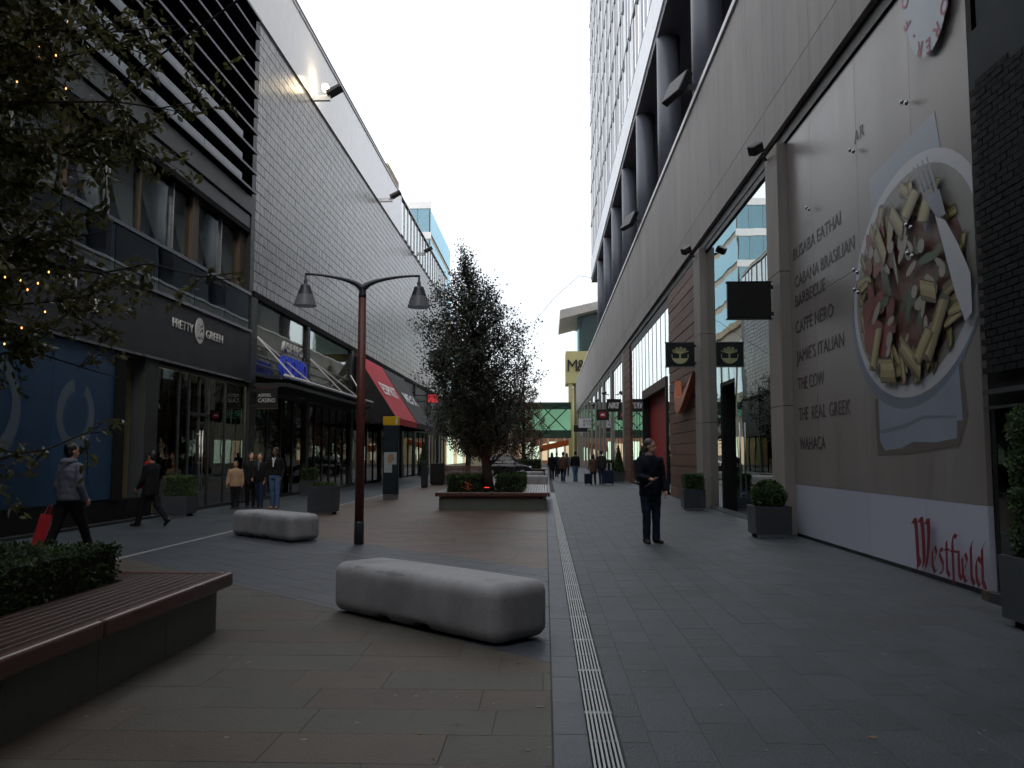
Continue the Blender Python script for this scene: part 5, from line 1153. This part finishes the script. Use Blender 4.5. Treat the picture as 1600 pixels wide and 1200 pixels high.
gp = np.random.default_rng(9).normal(0, .07, (80, 3)) * [1, 1, .6] + [-2.2, 24.2, .5]; obj('leaves', leaf_mesh(gp, rdir(80, rng), rdir(80, rng), np.full(80, .07), np.full(80, .018), 'leaf_box', 'leaves'), None, fl)
# ------------------------------------------------------------------ people
def fuse(mb, name, mat, voxel, smooth=4):
    me = mb.mesh('tmp', mat); o = bpy.data.objects.new('tmp', me); m = o.modifiers.new('r', 'REMESH'); m.mode = 'VOXEL'; m.voxel_size = voxel
    if smooth: s_ = o.modifiers.new('s', 'SMOOTH'); s_.factor = .5; s_.iterations = smooth
    r_ = evaluated(o); r_.name = name
    r_.polygons.foreach_set('use_smooth', [True] * len(r_.polygons))
    if not r_.materials: r_.materials.append(MATS[mat])
    if name in ('jacket', 'trousers', 'hood'):            # cloth folds
        n = len(r_.vertices); co = np.empty(n * 3); no = np.empty(n * 3); r_.vertices.foreach_get('co', co); r_.vertices.foreach_get('normal', no)
        co = co.reshape(-1, 3); no = no.reshape(-1, 3); x, y, zq = (co * ((9, 9, 34) if name == 'trousers' else (17, 17, 26))).T
        f = np.sin(zq + 1.9 * np.sin(x + .7 * y)) * .55 + np.sin(.6 * zq + 1.7 * x + 2.1 * np.sin(y * .8)) * .45 + .4 * np.sin(2.3 * zq + 2.9 * y - x)
        co += no * (f * .0042)[:, None]; r_.vertices.foreach_set('co', co.ravel()); r_.update()
    return r_
pm('skin_light', S(196, 150, 126), .5, .08, 20); pm('skin_dark', S(96, 66, 52), .5, .1, 20); pm('skin_mid', S(160, 116, 92), .5, .08, 20)
pm('hair_dark', S(28, 24, 22), .5, .25, 60, .3, 120); pm('hair_grey', S(72, 64, 60), .5, .25, 60, .3, 120)
def cloth(name, c, **k): return pm(name, c, .85, .14, 9, .3, 26, spec=.2, **k).name
NAVY = cloth('navy', S(21, 24, 36)); JEAN = cloth('jean', S(30, 38, 56)); JEANL = cloth('jean_light', S(70, 94, 128)); BLK = cloth('black_cloth', S(24, 24, 28)); HOOD = cloth('hoodie', S(104, 106, 118)); BEIGE = cloth('beige', S(150, 126, 102))
DKBLUE = cloth('dark_blue', S(34, 44, 66)); BRN = cloth('brown_coat', S(84, 66, 54)); RED = cloth('red_cloth', S(176, 26, 34)); GRYC = cloth('grey_cloth', S(92, 92, 96)); WHT = cloth('white_cloth', S(206, 208, 214)); SHOE = pm('shoe_dark', S(26, 22, 20), .45).name; SHOEW = pm('shoe_white', S(214, 208, 190), .6).name; SHOEB = pm('shoe_tan', S(150, 108, 66), .6).name; BLUEC = cloth('blue_check', S(84, 98, 116)); COLL = cloth('collar_grey', S(96, 100, 112))
def person(label, loc, rz, h, legs, arms, top, trou, shoe, skin='skin_light', hair='hair_dark', hairlen=0, coat=0.0, head=(0, 0), hood=False, collar=None, lean=0, fine=True, group=None, bulk=1.0, inner=None, cat='person', cap=None, skirt=0):
    """legs: ((thigh, knee), ...) left, right; arms: ((pitch, out, elbow, inward), ...). Faces local +Y; left is -X"""
    k = h / 1.75; vb = .0085 if fine else .016; vc = .012 if fine else .02
    t = thing('person', label, cat, loc, rz, group); B = MB(); J = MB(); T = MB(); hair_m = MB()
    hip_z = .9; lowest = []; legj = []
    for s_, (th, kn) in zip((-1, 1), legs):
        hp = Vector((s_ * .088, 0, hip_z)); kp = hp + Vector((s_ * .008, math.sin(th), -math.cos(th))) * .42; a2 = th - kn; ap = kp + Vector((0, math.sin(a2), -math.cos(a2))) * .40; legj.append((hp, kp, ap, a2)); lowest.append(ap.z - .075 - max(0, math.sin(-a2)) * .06)
    dz = -min(lowest); off = Vector((0, 0, dz))
    shoes = []
    for s_, (hp, kp, ap, a2) in zip((-1, 1), legj):
        hp, kp, ap = hp + off, kp + off, ap + off
        B.chain([hp, kp, ap], [.075, .05, .036]); pit = a2 * .75; fd = Vector((s_ * .2, math.cos(pit), math.sin(pit) if a2 < 0 else 0)).normalized(); dn = Vector((0, -fd.z, fd.y))
        heel = ap - dn * .045 - fd * .035; toe = ap - dn * .055 + fd * .15; B.chain([ap, heel + dn * .01], [.034, .03]).chain([heel, toe], [.03, .026])
        sh = MB().chain([heel, ap + fd * .05 - dn * .045, toe], [.04, .045, .036], 12).chain([heel + dn * .025, ap + fd * .03 - dn * .02], [.038, .04], 12); shoes.append(sh)
        mid = (hp + kp) / 2; T.chain([hp + Vector((-s_ * .004, 0, .02)), mid, kp, (kp + ap) / 2, ap + Vector((0, -.005, -.02))], [.105 * bulk, .092 * bulk, .074, .068, .066], 12)
    L = Vector((0, lean, 0)); z = lambda q: q + dz
    def torso(mb, sc, lo, hi):
        lev = [(.84, .155, .105), (.92, .165, .115), (1.02, .152, .108), (1.12, .155, .108), (1.24, .165, .112), (1.33, .158, .108), (1.39, .125, .088), (1.43, .085, .07), (1.48, .055, .052)]
        lev = [l for l in lev if lo <= l[0] <= hi]
        mb.tube([Vector((0, lean * (l[0] - .9), z(l[0]))) for l in lev], [(l[1] + sc) * bulk for l in lev], 20, [(l[2] + sc) * bulk for l in lev])
    torso(B, -.004, .84, 1.49); torso(T, .018, .84, 1.03)
    lev0 = .99 - coat
    sc = .03; lv = [(lev0, .175 + .02 * coat, .125), (max(lev0 + .02, .93), .178, .128), (1.04, .168, .122), (1.14, .168, .124), (1.25, .18, .128), (1.33, .18, .126), (1.395, .152, .108), (1.435, .115, .09), (1.47, .075, .07)]
    J.tube([Vector((0, lean * (l[0] - .9), z(l[0]))) for l in lv], [(l[1] + .012) * bulk for l in lv], 22, [(l[2] + .012) * bulk for l in lv])
    hands = []
    for s_, (pi_, outw, el, inw) in zip((-1, 1), arms):
        sh = Vector((s_ * .178 * bulk, lean * .52, z(1.385))); d1 = Vector((s_ * math.sin(outw), math.sin(pi_) * math.cos(outw), -math.cos(pi_) * math.cos(outw))); e = sh + d1 * .285
        a = pi_ + el; d2 = Vector((s_ * (math.sin(outw) * .6 - inw), math.sin(a), -math.cos(a))).normalized(); w_ = e + d2 * .245
        B.chain([sh + Vector((-s_ * .02, 0, -.01)), e, w_], [.042, .036, .027]); J.chain([sh + Vector((-s_ * .03, 0, -.01)), sh, (sh + e) / 2, e, (e + w_) / 2, w_ - d2 * .02], [.066, .066, .06 * bulk, .055, .052, .047], 12)
        # hand: palm, four fingers, thumb
        side = d2.cross(Vector((0, 1, 0) if abs(d2.y) < .8 else (1, 0, 0))).normalized(); pal = side.cross(d2).normalized(); kn = w_ + d2 * .085
        B.chain([w_, w_ + d2 * .05], [.027, .03]); 
        for q in range(4):
            u = (q - 1.5) * .018; st = w_ + d2 * .045 + pal * u * .7; m1 = w_ + d2 * .095 + pal * u; ln = (.05, .06, .056, .042)[q]; m2 = m1 + (d2 * .75 - side * s_ * .6).normalized() * ln * .55; m3 = m2 + (d2 * .25 - side * s_).normalized() * ln * .5
            B.chain([st, m1, m2, m3], [.012, .0098, .009, .0078], 8)
        th0 = w_ + d2 * .02 + pal * .026; B.chain([th0, th0 + (d2 * .7 + pal * .7).normalized() * .04, th0 + (d2 * 1 + pal * .35 - side * s_ * .4).normalized() * .075], [.013, .011, .009], 8)
        hands.append(w_ + d2 * .1)
    hc = Vector((0, lean * .75 + .012, z(1.618))); yaw, pit = head; Rm = Matrix.Rotation(yaw, 3, 'Z') @ Matrix.Rotation(-pit, 3, 'X'); hv = lambda x, y, zz: hc + Rm @ Vector((x, y, zz))
    B.cap((0, lean * .6, z(1.43)), hc + Vector((0, -.01, -.06)), .056, .05)
    B.ell(hv(0, -.008, .025), (.074, .094, .102), 18, 12, Rm); B.ell(hv(0, .022, -.045), (.056, .066, .07), 14, 10, Rm); B.ell(hv(0, .06, -.085), (.026, .022, .02), 10, 8, Rm)
    B.chain([hv(0, .082, .012), hv(0, .102, -.028)], [.008, .014], 8); B.ell(hv(0, .07, .034), (.05, .022, .012), 12, 8, Rm); B.ell(hv(0, .082, -.06), (.024, .012, .011), 10, 6, Rm)
    for s_ in (-1, 1): B.ell(hv(s_ * .076, -.008, -.006), (.01, .02, .03), 10, 8, Rm)
    obj('body', fuse(B, 'body', skin, vb, 2), None, t, world=False)
    if fine:
        for s_ in (-1, 1): obj('eye', MB().ell(hv(s_ * .03, .083, .012), (.013, .009, .007), 8, 6, Rm), 'black', t, smooth=True, world=False)
    hm = hair_m; hm.ell(hv(0, -.022, .045), (.083, .096, .095), 16, 12, Rm)
    if hairlen: hm.chain([hv(0, -.05, .03), hv(0, -.06, -.09), hv(0, -.055, -.09 - hairlen)], [.085, .07, .05], 12).chain([hv(-.065, -.02, .0), hv(-.07, -.02, -.1 - hairlen * .6)], [.03, .028]).chain([hv(.065, -.02, .0), hv(.07, -.02, -.1 - hairlen * .6)], [.03, .028])
    else: hm.ell(hv(0, -.045, -.015), (.079, .066, .085), 14, 10, Rm)
    obj('hair', fuse(hm, 'hair', hair, .011, 2), None, t, world=False)
    obj('jacket', fuse(J, 'jacket', top, vc, 5), None, t, world=False); obj('trousers', fuse(T, 'trousers', trou, vc, 4), None, t, world=False)
    for sh in shoes: obj('shoe', fuse(sh, 'shoe', shoe, .009 if fine else .014, 2), None, t, world=False)
    if hood: obj('hood', fuse(MB().ell((0, lean * .6 - .075, z(1.47)), (.125, .085, .055), 14, 8).chain([(-.09, lean * .6 + .0, z(1.48)), (0, lean * .6 - .1, z(1.45)), (.09, lean * .6 + .0, z(1.48))], [.035, .055, .035]).chain([(-.05, lean * .6 - .11, z(1.43)), (0, lean * .6 - .13, z(1.37)), (.05, lean * .6 - .11, z(1.43))], [.035, .03, .035]), 'hood', top, .012, 4), None, t, world=False)
    if collar: obj('collar', fuse(MB().chain([(-.035, .085, z(1.4)), (-.085, .02, z(1.485)), (0, -.07, z(1.5)), (.085, .02, z(1.485)), (.035, .085, z(1.4))], [.02, .024, .026, .024, .02]), 'collar', collar, .009, 2), None, t, world=False)
    if inner: obj('shirt', fuse(MB().chain([(-.04, .1, z(1.44)), (0, .125, z(1.36)), (.04, .1, z(1.44))], [.022, .02, .022]).chain([(0, .09, z(1.36)), (0, .13, z(1.2))], [.05, .02]), 'shirt', inner, .01, 2), None, t, world=False)
    for ch in t.children: pass
    t.scale = (k, k, k)
    M = Matrix.Translation(Vector(loc)) @ Matrix.Rotation(rz, 4, 'Z') @ Matrix.Scale(k, 4)
    return t, [M @ q for q in hands], (M, dz)
ST = ((.05, .04), (-.05, .06))
# man on the walkway, looking towards the shop
t, hands, (M, dz) = person('man in a dark navy jacket and jeans on the walkway looking at the shops', (1.82, 15.08, 0), R(198), 1.8, ((.05, .05), (.1, .12)), ((.12, .14, .25, .1), (.35, .12, 1.05, .35)), NAVY, JEAN, SHOE, hair='hair_grey', coat=.2, head=(R(46), .02), collar=COLL, bulk=1.04)
um = thing('folded_umbrella', 'thin brown stick held in the hand of the man in navy', 'umbrella', tuple(hands[1]), world=True)
hx, hy, hz = hands[1]; obj('shaft', MB().tube([(hx + .04, hy + .02, hz + .03), (hx - .16, hy - .02, hz - .12)], .009, 8), 'brownpost', um, smooth=True); obj('handle', MB().cap((hx + .04, hy + .02, hz + .03), (hx + .07, hy + .03, hz + .05), .013, .012), 'brownpost', um, smooth=True)
# hooded man seen from behind with a red bag
t, hands, _ = person('man in a grey hooded top and dark trousers walking away on the left', (-7.05, 12.55, 0), R(-24), 1.73, ((-.32, .12), (.42, .06)), ((-.12, .2, .45, .12), (-.1, .22, .7, .25)), HOOD, BLK, SHOEW, coat=.1, head=(R(-10), 0), hood=True, bulk=1.08)
h0 = hands[0]
def carrier(label, c, w_, d_, h_, rz, mat, name='shopping_bag'):
    t = thing(name, label, 'bag', c, rz); m_ = MB().add([(-w_ / 2, -d_ / 2, 0), (w_ / 2, -d_ / 2, 0), (w_ / 2, d_ / 2, 0), (-w_ / 2, d_ / 2, 0), (-w_ / 2, -d_ * .35, h_), (w_ / 2, -d_ * .35, h_), (w_ / 2, d_ * .35, h_), (-w_ / 2, d_ * .35, h_), (-w_ * .52, 0, h_ * .5), (w_ * .52, 0, h_ * .5)],
        [(3, 2, 1, 0), (0, 1, 5, 4), (2, 3, 7, 6), (1, 2, 9), (2, 6, 9), (6, 5, 9), (5, 1, 9), (3, 0, 8), (0, 4, 8), (4, 7, 8), (7, 3, 8)])
    obj('body', m_, mat, t, world=False)
    for s_ in (-1, 1): obj('handle', MB().tube([(-w_ * .22, s_ * d_ * .34, h_ - .02), (-w_ * .15, s_ * d_ * .15, h_ + .12), (0, 0, h_ + .17), (w_ * .15, s_ * d_ * .15, h_ + .12), (w_ * .22, s_ * d_ * .34, h_ - .02)], .005, 6), mat, t, world=False)
    return t
pm('bag_red', S(170, 26, 34), .35, .12, 5, .2, 12)
b_ = carrier('red carrier bag carried by the man in the grey hooded top', (-7.45, 12.5, .16), .16, .4, .48, R(-60), 'bag_red'); b_.rotation_euler = (R(-4), R(12), R(20))
# person on the phone
t, hands, _ = person('person in dark clothes with a phone at the ear near the blue hoarding', (-8.45, 18.2, 0), R(70), 1.66, ((.4, .12), (-.3, .5)), ((.15, .12, .5, .1), (.9, .35, 2.05, .5)), BLK, BLK, SHOE, skin='skin_mid', coat=.25, head=(0, .08))
h0 = hands[0]; b_ = carrier('dark handbag held by the person on the phone', (h0.x, h0.y, h0.z - .42), .34, .14, .25, R(70), BLK, 'handbag')
sc_ = thing('scarf', 'long red scarf worn by the person on the phone', 'scarf', (-8.7, 18.15, .8), world=True); obj('cloth', fuse(MB().chain([(-8.55, 18.2, 1.34), (-8.6, 18.2, 1.15), (-8.63, 18.2, .86)], [.05, .06, .07]), 'cloth', RED, .014, 3), None, sc_)
# family of four
G4 = 'family group by the casino doors'
person('child in a beige coat standing at the left of the family', (-8.8, 24.2, 0), R(186), 1.36, ST, ((.1, .22, .3, .1), (.1, .22, .3, .1)), BEIGE, BLK, SHOE, skin='skin_mid', coat=.18, group=G4, fine=False, bulk=1.15)
person('woman in a black coat with long dark hair behind the child', (-8.55, 24.75, 0), R(200), 1.62, ((.1, .05), (-.15, .15)), ((.2, .1, .9, .3), (.05, .1, .2, .05)), BLK, BLK, SHOE, hairlen=.16, coat=.3, group=G4, fine=False, head=(R(20), 0))
person('woman in a dark jacket over a blue check shirt in the family', (-8.15, 24.35, 0), R(178), 1.6, ((.2, .06), (-.15, .2)), ((.1, .1, .3, .1), (.2, .12, .6, .3)), BLK, DKBLUE, SHOE, hairlen=.1, coat=.15, group=G4, fine=False, inner=BLUEC)
person('man in a black jumper with white collar and light jeans in the family', (-7.68, 24.25, 0), R(172), 1.74, ((.06, .03), (-.04, .1)), ((-.1, .2, .6, .1), (-.05, .2, .5, .1)), BLK, JEANL, SHOEB, skin='skin_dark', coat=.05, group=G4, fine=False, inner=WHT, head=(R(-10), 0))
# far group walking away
GF = 'people far down the walkway'
far = [('person in a long black coat walking away nearest the drain', .42, 54.9, 1.72, BLK, BLK, .3, .12, 0), ('person in a bulky brown coat carrying a small dark bag', 1.05, 50.8, 1.74, BRN, JEAN, .25, 0, 0), ('man in a dark jacket and blue jeans right of the brown coat', 1.76, 50.8, 1.78, BLK, JEANL, .1, 0, 0),
       ('person in dark blue half hidden behind the walking group', .82, 61.5, 1.74, DKBLUE, BLK, .15, 0, 0), ('farther person in grey beyond the walking group', 1.65, 66, 1.72, GRYC, BLK, .2, .1, 0), ('woman in a brown coat pulling a small suitcase', 2.5, 45.3, 1.62, BRN, BLK, .3, .14, 0), ('man in a dark green coat pulling a large suitcase', 2.95, 45.5, 1.8, cloth('dark_green', S(42, 46, 42)), DKBLUE, .2, 0, 0)]
for i, (lab, x, y, h_, a, b, ct, hl, rz_) in enumerate(far):
    s_ = .22 if i % 2 else -.2
    person(lab, (x, y, 0), R(random.Random(i).uniform(-12, 12)), h_, ((s_, .1), (-s_, .25)), ((-s_ * .6, .12, .3, .05), (s_ * .6, .12, .3, .05)), a, b, SHOE, coat=ct, hairlen=hl, group=GF, fine=False, bulk=1.08 + (.1 if 'bulky' in lab else 0))
carrier('small dark bag hanging from the hand of the person in brown', (.72, 50.75, .42), .28, .12, .34, R(20), BLK, 'handbag')
def suitcase(label, x, y, w_, h_, rz):
    t = thing('suitcase', label, 'suitcase', (x, y, 0), rz, 'wheeled suitcases')
    obj('shell', MB().box(-w_ / 2, w_ / 2, -.14, .14, .06, h_), DKBLUE, t, bevel=.04, world=False, segs=3); obj('pull_handle', MB().tube([(-.1, .08, h_ - .01), (-.1, .22, h_ + .35), (.1, .22, h_ + .35), (.1, .08, h_ - .01)], .01, 6), 'steel', t, world=False)
    for s_ in (-1, 1): obj('wheel', MB().tube([(s_ * w_ * .36 - .02, .0, .035), (s_ * w_ * .36 + .02, .0, .035)], .035, 10), 'black', t, world=False)
    for k in range(3): obj('rib', MB().box(-w_ * .3 + k * w_ * .3 - .015, -w_ * .3 + k * w_ * .3 + .015, -.15, -.138, .14, h_ - .08), BLK, t, world=False)
suitcase('small dark blue wheeled suitcase beside the woman in brown', 2.22, 44.7, .4, .58, R(4)); suitcase('large dark blue wheeled suitcase on the right of the couple', 3.28, 44.7, .52, .76, R(-8))
# ------------------------------------------------------------------ far end of the street
pm('green_steel', S(48, 78, 60), .6, .12, 2); pm('yellow_clad', S(184, 176, 124), .5, .08, .6); pm('gold_clad', S(150, 132, 86), .5, .1, .6); pm('far_cream', S(196, 184, 166), .7, .1, .8); pm('far_brick', S(168, 120, 96), .8, .2, .8, rnd=.05); pm('soffit_metal', S(176, 172, 168), .45, .2, .5, .3, 1.5); pm('orange_fabric', S(200, 100, 62), .7, .08, 1)
pm('green_lit', S(120, 200, 140), .5, emit=(.45, .9, .6), estr=.25)  # glow painted in for light showing through the bridge lattice
G_FAR = glass('far_glass', (.45, .6, .62), (.8, .93, .95), base=.22)
br = thing('footbridge', 'green steel lattice footbridge crossing the far end of the street', 'bridge', (-6, 130, 0), world=True)
xa, xb, yb_, z0, z1 = -26, 3.9, 128, 4.5, 9.1
box('deck', xa, xb, yb_, yb_ + 5, z0 - .3, z0, 'green_steel', br); box('roof', xa, xb, yb_, yb_ + 5, z1, z1 + .35, 'green_steel', br); box('rear_glazing', xa, xb, yb_ + 4.9, yb_ + 4.95, z0 + .2, z1 - .2, 'green_lit', br)
for zz, hh in ((z0, .8), (z1 - .7, .7)): box('panel_band', xa, xb, yb_ + .25, yb_ + .3, zz, zz + hh, 'green_steel', br)
for k in range(14):
    x = xa + k * 2.3
    for a, b in (((x, z0), (x + 4.6, z1)), ((x + 4.6, z0), (x, z1))):
        if b[0] < xb + .1 and a[0] < xb + .1: obj('brace', MB().bar((a[0], yb_, a[1]), (b[0], yb_, b[1]), .16, .16), 'green_steel', br)
for k in range(4): box('roof_beam', xa, xb, yb_ + 1 + k, yb_ + 1.1 + k, z1 - .2, z1, 'green_steel', br)
# yellow corner building
yb2 = thing('yellow_corner_building', 'yellow clad corner building with big black letters and an overhanging roof', 'building', (9, 142, 0), world=True)
box('wall', 4.6, 30, 136.1, 160, 0, 12.6, 'gold_clad', yb2); box('sign_box', 3.3, 9.5, 135.2, 142, 12.9, 18.0, 'yellow_clad', yb2); box('glass_drum', 5.2, 18, 136.5, 150, 18.0, 25, G_FAR, yb2); box('drum_core', 6, 18, 137.2, 149, 18, 25, 'far_cream', yb2)
obj('roof', MB().prism([(2.4, 134, 23.0), (2.4, 134, 24.4), (12, 134, 26.6), (12, 134, 25.4)], (0, 18, 0)), 'soffit_metal', yb2)
for x in (3.7, 5.0): box('column', x, x + .7, 135.5, 136, 0, 12.88, 'yellow_clad' if x < 4 else 'gold_clad', yb2)
for k in range(5): box('window', 5.4 + k * 2.2, 7.2 + k * 2.2, 136.02, 136.08, 1, 11, G_FAR, yb2)
[text('lettering', ch_, 2.7, (x_, 135.1, 14.8), (1, 0, 0), (0, 0, 1), 'black', yb2, ext=.12, width=w_) for ch_, x_, w_ in (('M', 3.4, 1.5), ('&', 5.05, 1.25), ('S', 6.4, 1.1))]
# orange awning and lit arcade beyond the bridge
oa = thing('orange_awning', 'long orange awning in front of bright shops beyond the footbridge', 'awning', (2, 150, 0), world=True)
obj('cover', MB().prism([(-1.0, 144, 3.1), (5, 150, 4.5), (5, 150, 3.5), (-1.0, 144, 2.1)], (.8, 4, .2)), 'orange_fabric', oa); 
for x in (-.6, 2, 4.5): obj('post', MB().tube([(x, 147.5 + x * .6, 0), (x, 147.5 + x * .6, 3)], .06, 6), 'whitemetal', oa)
ar = thing('shopping_arcade', 'bright shopping arcade closing the far end of the street', 'building', (0, 165, 0), world=True)
box('wall', -45, 30, 168, 180, 0, 8.6, 'far_brick', ar); box('roof', -46, 31, 167, 181, 8.6, 9.3, 'far_cream', ar)
for k in range(26):
    x = -20 + k * 1.6; box('lit_window', x, x + 1.2, 167.9, 167.96, .6, 3.8 + .5 * math.sin(k * 2.1), 'lit_white' if k % 3 else 'lit_warm', ar); box('pilaster', x + 1.25, x + 1.5, 167.7, 168, 0, 6, 'far_cream', ar)
kiosk = thing('market_kiosk', 'white columned kiosk with red sign seen through the evergreen', 'kiosk', (-7, 110, 0), world=True)
for k in range(4): box('column', -10.5 + k * 1.9, -9.8 + k * 1.9, 109.9, 110.5, 0, 5.6, 'far_cream', kiosk)
box('red_panel', -11, -9.6, 109.7, 109.8, .5, 2.4, 'sign_red', kiosk); box('beam', -11.2, -3.8, 109.8, 110.6, 5.603, 6.3, 'charcoal', kiosk); box('rear', -11, -4, 113, 113.2, 0, 5.6, 'far_cream', kiosk)
# left side continues
lf = thing('far_left_building', 'cream and glass shopping building continuing on the left past the tiles', 'building', (-14, 105, 0), world=True)
box('wall', -32, -10.2, 84.5, 127, 0, 14.5, 'far_cream', lf); box('roof', -32, -9.9, 84.3, 127.5, 14.503, 15.2, 'tan', lf)
for k in range(12):
    y = 85.5 + k * 3.4; box('window', -10.19, -10.1, y, y + 2.6, 5.5, 13, G_FAR, lf); box('lit_shop', -10.19, -10.12, y, y + 2.6, .6, 3.4, 'lit_white' if k % 3 else 'lit_warm', lf)
# glass office block
of = thing('glass_office_block', 'blue glass office block rising behind the tiled building', 'building', (-24, 118, 0), world=True)
box('core', -42, -14.6, 106.2, 130, 0, 33, 'far_cream', of)
for f_ in range(10):
    z = 33.6 - 3.9 * (f_ + 1); box('spandrel', -42, -14.35, 105.85, 106.19, z + 3.0, z + 3.88, 'parapet', of)
    for k in range(9): box('window', -14.6 - (k + 1) * 1.5 + .05, -14.6 - k * 1.5 - .02, 106.0, 106.05, z, z + 2.98, glass('office_glass', (.3, .5, .58), (.5, .75, .85), base=.3), of)
    box('window', -14.5, -14.45, 106.3, 129, z, z + 2.98, MATS['office_glass'], of)
# unseen blocks added behind the camera to shade the near street
ml = thing('shading_block', 'tall grey block added behind the camera to shade the near street', 'building', (0, -24, 0), world=True)
box('wall', -30, 30, -40, -16, 0, 24, 'charcoal', ml)
for k in range(14): box('window', -12 + k * 1.6, -10.6 + k * 1.6, -15.98, -15.94, .2, 9, G_DARK, ml)
box('shading_side_block', 5.2, 30, -15.9, 3, 12.4, 34, 'stone', ml)
# red neon glimpsed through the tree and a thin wire
rs = blade('blade_sign', 'small red lit blade sign glimpsed through the evergreen leaves', -8.4, -7.7, 61.2, 5.3, 5.9, pm('neon_red', S(220, 30, 40), .5, emit=(1, .1, .12), estr=.25), 'shop blade signs', 'darkmetal', wall=LX + .05)
tag(obj('overhead_cable', MB().tube([(4.6, 70, 16), (2.44, 60, 14.2), (.6, 54, 11.5), (-.74, 50, 9.2), (-3, 46, 6.5)], .012, 5), 'charcoal'), 'very thin wire slanting down from the tower to the evergreen', 'cable')
for o in list(bpy.data.objects):
    if '_T' in o: del o['_T']
bpy.data.scenes.remove(BENCH)
